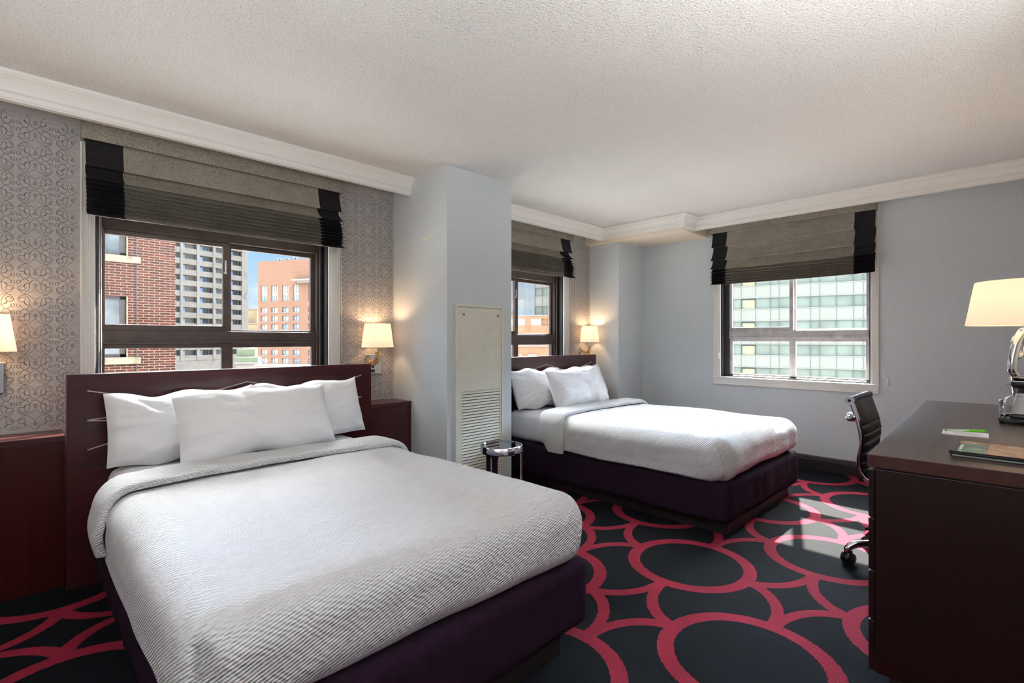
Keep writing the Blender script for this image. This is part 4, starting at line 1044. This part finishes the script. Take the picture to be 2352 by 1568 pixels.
P('ledge', MB().box(-5.1, 0.4, -0.7, 1.2, 25.6, 25.9).box(-5.1, 0.4, -0.65, 0.1, 27.05, 27.2), M['white_stone'])
P('lower_wall', MB().box(-5, 0.3, -0.3, 1.2, 0, 25.6), M['concrete_lightened'])
t = thing('low_roof_building', 'low orange brick building whose white-capped parapet shows above the near headboard', 'building', (20.1, 64.5, -30), math.atan2(-0.70, 0.715))
P = lambda n, mb, m, par=None, bev=0.0, l=None: obj(n, mb, m, par or t, False, bev, l)
P('wall', MB().box(0.6, 16, 0, 0.6, 0, 28.1), M['brick_low']); P('parapet_cap', MB().box(0.5, 16.1, -0.15, 0.4, 28.1, 28.28), M['white_stone'])
mb = MB()
for k in range(20): mb.tube([(1.4 + 0.75 * k, 0.3, 28.1), (1.4 + 0.75 * k, 0.3, 28.75)], 0.015, 6)
for z in (28.5, 28.75): mb.tube([(1.4, 0.3, z), (15.7, 0.3, z)], 0.015, 6)
P('railing', mb, M['ext_dark'])
# orange brick block seen through the far window
t = facade('brick_block', 'orange brick block with white ledge seen through the window behind the far bed', 'building', (43.09, 41.77), (.696, -.718))
P = lambda n, mb, m, par=None, bev=0.0, l=None: obj(n, mb, m, par or t, False, bev, l)
P('wall', MB().box(-16, 8, 0.25, 10, -30, 4.05).box(-16, 8, 0, 0.25, -30, 1.2).box(-16, 8, 0, 0.25, 3.75, 4.05).box(0.3, 0.95, 0, 0.25, 1.2, 3.75).box(-16, 8, 0, 0.25, 1.2, 2.95), M['brick_low'])
P('ledge', MB().box(-16, 8, -0.12, 0.1, 0.42, 0.60).box(-16, 8, -0.05, 0.2, 4.05, 4.15), M['white_stone'])
P('roof_box', MB().box(-6, -0.75, 1, 4, 4.1, 4.72), M['beige_ext'])
for x0, n in ((-1.4, 4), (-3.4, 3), (0.95, 3)):
    w = P('window_band', MB().box(x0, x0 + 0.43 * n, 0.1, 0.24, 2.95, 3.75), M['ext_cream'])
    for k in range(n + 1): P('mullion', MB().box(x0 + 0.42 * k, x0 + 0.42 * k + 0.04, 0.06, 0.14, 2.95, 3.75), M['limestone'], w)
for x in (-2.0, -0.8, 0.35, 1.5):
    w = P('window', MB().box(x, x + 0.50, -0.02, 0.05, 0.68, 1.22), M['white_stone']); P('pane', MB().box(x + 0.04, x + 0.46, -0.04, 0.0, 0.72, 0.94).box(x + 0.04, x + 0.46, -0.04, 0.0, 1.04, 1.12), M['ext_dark'], w)
for x in (-1.1, 0.65): P('loading_door', MB().box(x, x + 1.05, -0.06, 0.04, -3.2, -0.42), M['white_stone'])
# banded office block across the street
t = facade('banded_office_block', 'office block of white bands and pale green glass outside the right-hand window', 'building', (66.8, 61.0), (.264, -.965))
P = lambda n, mb, m, par=None, bev=0.0, l=None: obj(n, mb, m, par or t, False, bev, l)
U1 = 76.0
P('core', MB().box(-0.5, U1, 0.5, 20, -30, 26), M['joint'])
ml = [-0.5, 0.8]; u = 33.33
pat = [1.91, 1.90, 1.09]; us = [33.33]
k = 0
while us[-1] < U1 - 3: us.append(us[-1] + pat[k % 3] * 1.0); k += 1
k = 2; back = [33.33]
while back[-1] > 2: back.append(back[-1] - pat[k % 3]); k = (k - 1) % 3
us = sorted(set(back[1:] + us))
for k in range(-7, 6):
    zt_, zb_ = 5.71 + 3.32 * k, 3.90 + 3.32 * k
    P('spandrel_band', MB().box(-0.55, U1, 0.0, 0.6, zb_, zt_).box(-0.6, U1, -0.05, 0.1, zt_ - 0.09, zt_).box(-0.6, U1, -0.05, 0.1, zb_, zb_ + 0.09), M['spandrel'])
    gb = P('glass_band', MB().box(-0.5, U1, 0.12, 0.55, zt_, zt_ + 1.51), M['green_glass'])
    w = P('window', MB().box(33.36, 35.22, 0.02, 0.14, zt_ + 1.30, zt_ + 1.42).box(33.36, 33.46, 0.02, 0.14, zt_, zt_ + 1.42).box(35.12, 35.22, 0.02, 0.14, zt_, zt_ + 1.42), M['ext_dark'])
    P('curtain', MB().box(33.46, 35.12, 0.08, 0.13, zt_, zt_ + 1.30), M['curtain'], w)
for u in us: P('mullion', MB().box(u - 0.03, u + 0.03, -0.04, 0.15, -20, 25), M['joint'])
P('corner_post', MB().box(-0.6, -0.45, -0.06, 0.6, -20, 25), M['joint'])

# ------------------------------------------------------------------ daylight
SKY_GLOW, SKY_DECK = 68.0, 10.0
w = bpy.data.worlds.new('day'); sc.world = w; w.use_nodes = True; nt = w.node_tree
bg = nt.nodes['Background']; tc = nt.nodes.new('ShaderNodeTexCoord'); sp = nt.nodes.new('ShaderNodeSeparateXYZ')
nt.links.new(tc.outputs['Generated'], sp.inputs[0])
rp = nt.nodes.new('ShaderNodeValToRGB'); nt.links.new(sp.outputs[2], rp.inputs[0])
SKY = [(0.0, (0.55, 0.52, 0.48)), (0.012, (0.86, 0.93, 1.0)), (0.07, (0.62, 0.82, 1.0)), (0.17, (0.40, 0.67, 0.96)), (0.34, (0.55, 0.72, 1.0)), (0.5, (0.95, 0.97, 1.0))]
e = rp.color_ramp.elements
while len(e) < len(SKY): e.new(0.5)
for q, (p, c) in zip(e, SKY): q.position = p; q.color = c + (1,)
mp = nt.nodes.new('ShaderNodeMapping'); mp.inputs['Scale'].default_value = (3, 3, 9); nt.links.new(tc.outputs['Generated'], mp.inputs[0])
nz = nt.nodes.new('ShaderNodeTexNoise'); nz.inputs['Scale'].default_value = 2.2; nz.inputs['Detail'].default_value = 6; nt.links.new(mp.outputs[0], nz.inputs[0])
cr = nt.nodes.new('ShaderNodeValToRGB'); nt.links.new(nz.outputs[0], cr.inputs[0]); cr.color_ramp.elements[0].position = 0.52; cr.color_ramp.elements[1].position = 0.70
mx = nt.nodes.new('ShaderNodeMix'); mx.data_type = 'RGBA'; nt.links.new(cr.outputs[0], mx.inputs[0]); nt.links.new(rp.outputs[0], mx.inputs[6]); mx.inputs[7].default_value = (1.0, 0.98, 0.97, 1)
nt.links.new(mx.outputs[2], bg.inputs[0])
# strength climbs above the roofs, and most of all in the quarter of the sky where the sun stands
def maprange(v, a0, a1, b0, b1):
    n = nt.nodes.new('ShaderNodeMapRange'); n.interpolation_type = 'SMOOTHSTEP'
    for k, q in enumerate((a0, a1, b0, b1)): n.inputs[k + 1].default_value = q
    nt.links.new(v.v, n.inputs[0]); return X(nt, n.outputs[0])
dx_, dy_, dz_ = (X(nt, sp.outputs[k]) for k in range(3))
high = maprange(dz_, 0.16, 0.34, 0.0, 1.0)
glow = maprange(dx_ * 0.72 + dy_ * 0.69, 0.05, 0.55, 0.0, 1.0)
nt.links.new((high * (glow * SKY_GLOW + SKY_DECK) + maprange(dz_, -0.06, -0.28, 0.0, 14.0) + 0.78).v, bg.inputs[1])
S = bpy.data.lights.new('sun', 'SUN'); S.energy = 75.0; S.color = (1.0, 0.93, 0.82); S.angle = math.radians(0.6)
so = bpy.data.objects.new('sun', S); COL.objects.link(so)
so.rotation_euler = Vector((-0.751, -0.228, -0.62)).to_track_quat('-Z', 'Y').to_euler(); so.location = (40, 12, 33)

# ------------------------------------------------------------------ camera and view
cd = bpy.data.cameras.new('camera'); cd.sensor_width = 36.0; cd.lens = 36.0 * 1160.0 / 2352.0; cd.shift_y = -4.0 / 2352.0
cd.clip_start = 0.02; cd.clip_end = 2000
cam = bpy.data.objects.new('camera', cd); COL.objects.link(cam)
cam.location = (0, 0, 1.25); cam.rotation_euler = (PI / 2, 0, -math.radians(90 - 45.3))
sc.camera = cam
sc.view_settings.view_transform = 'Standard'; sc.view_settings.look = 'None'; sc.view_settings.gamma = 1.0
sc.view_settings.use_curve_mapping = False; sc.view_settings.exposure = 0.50
c = sc.cycles
c.use_denoising = True; c.max_bounces = 10; c.diffuse_bounces = 6; c.transparent_max_bounces = 12; c.glossy_bounces = 4; c.transmission_bounces = 6
c.sample_clamp_indirect = 6.0; c.caustics_reflective = False; c.caustics_refractive = False
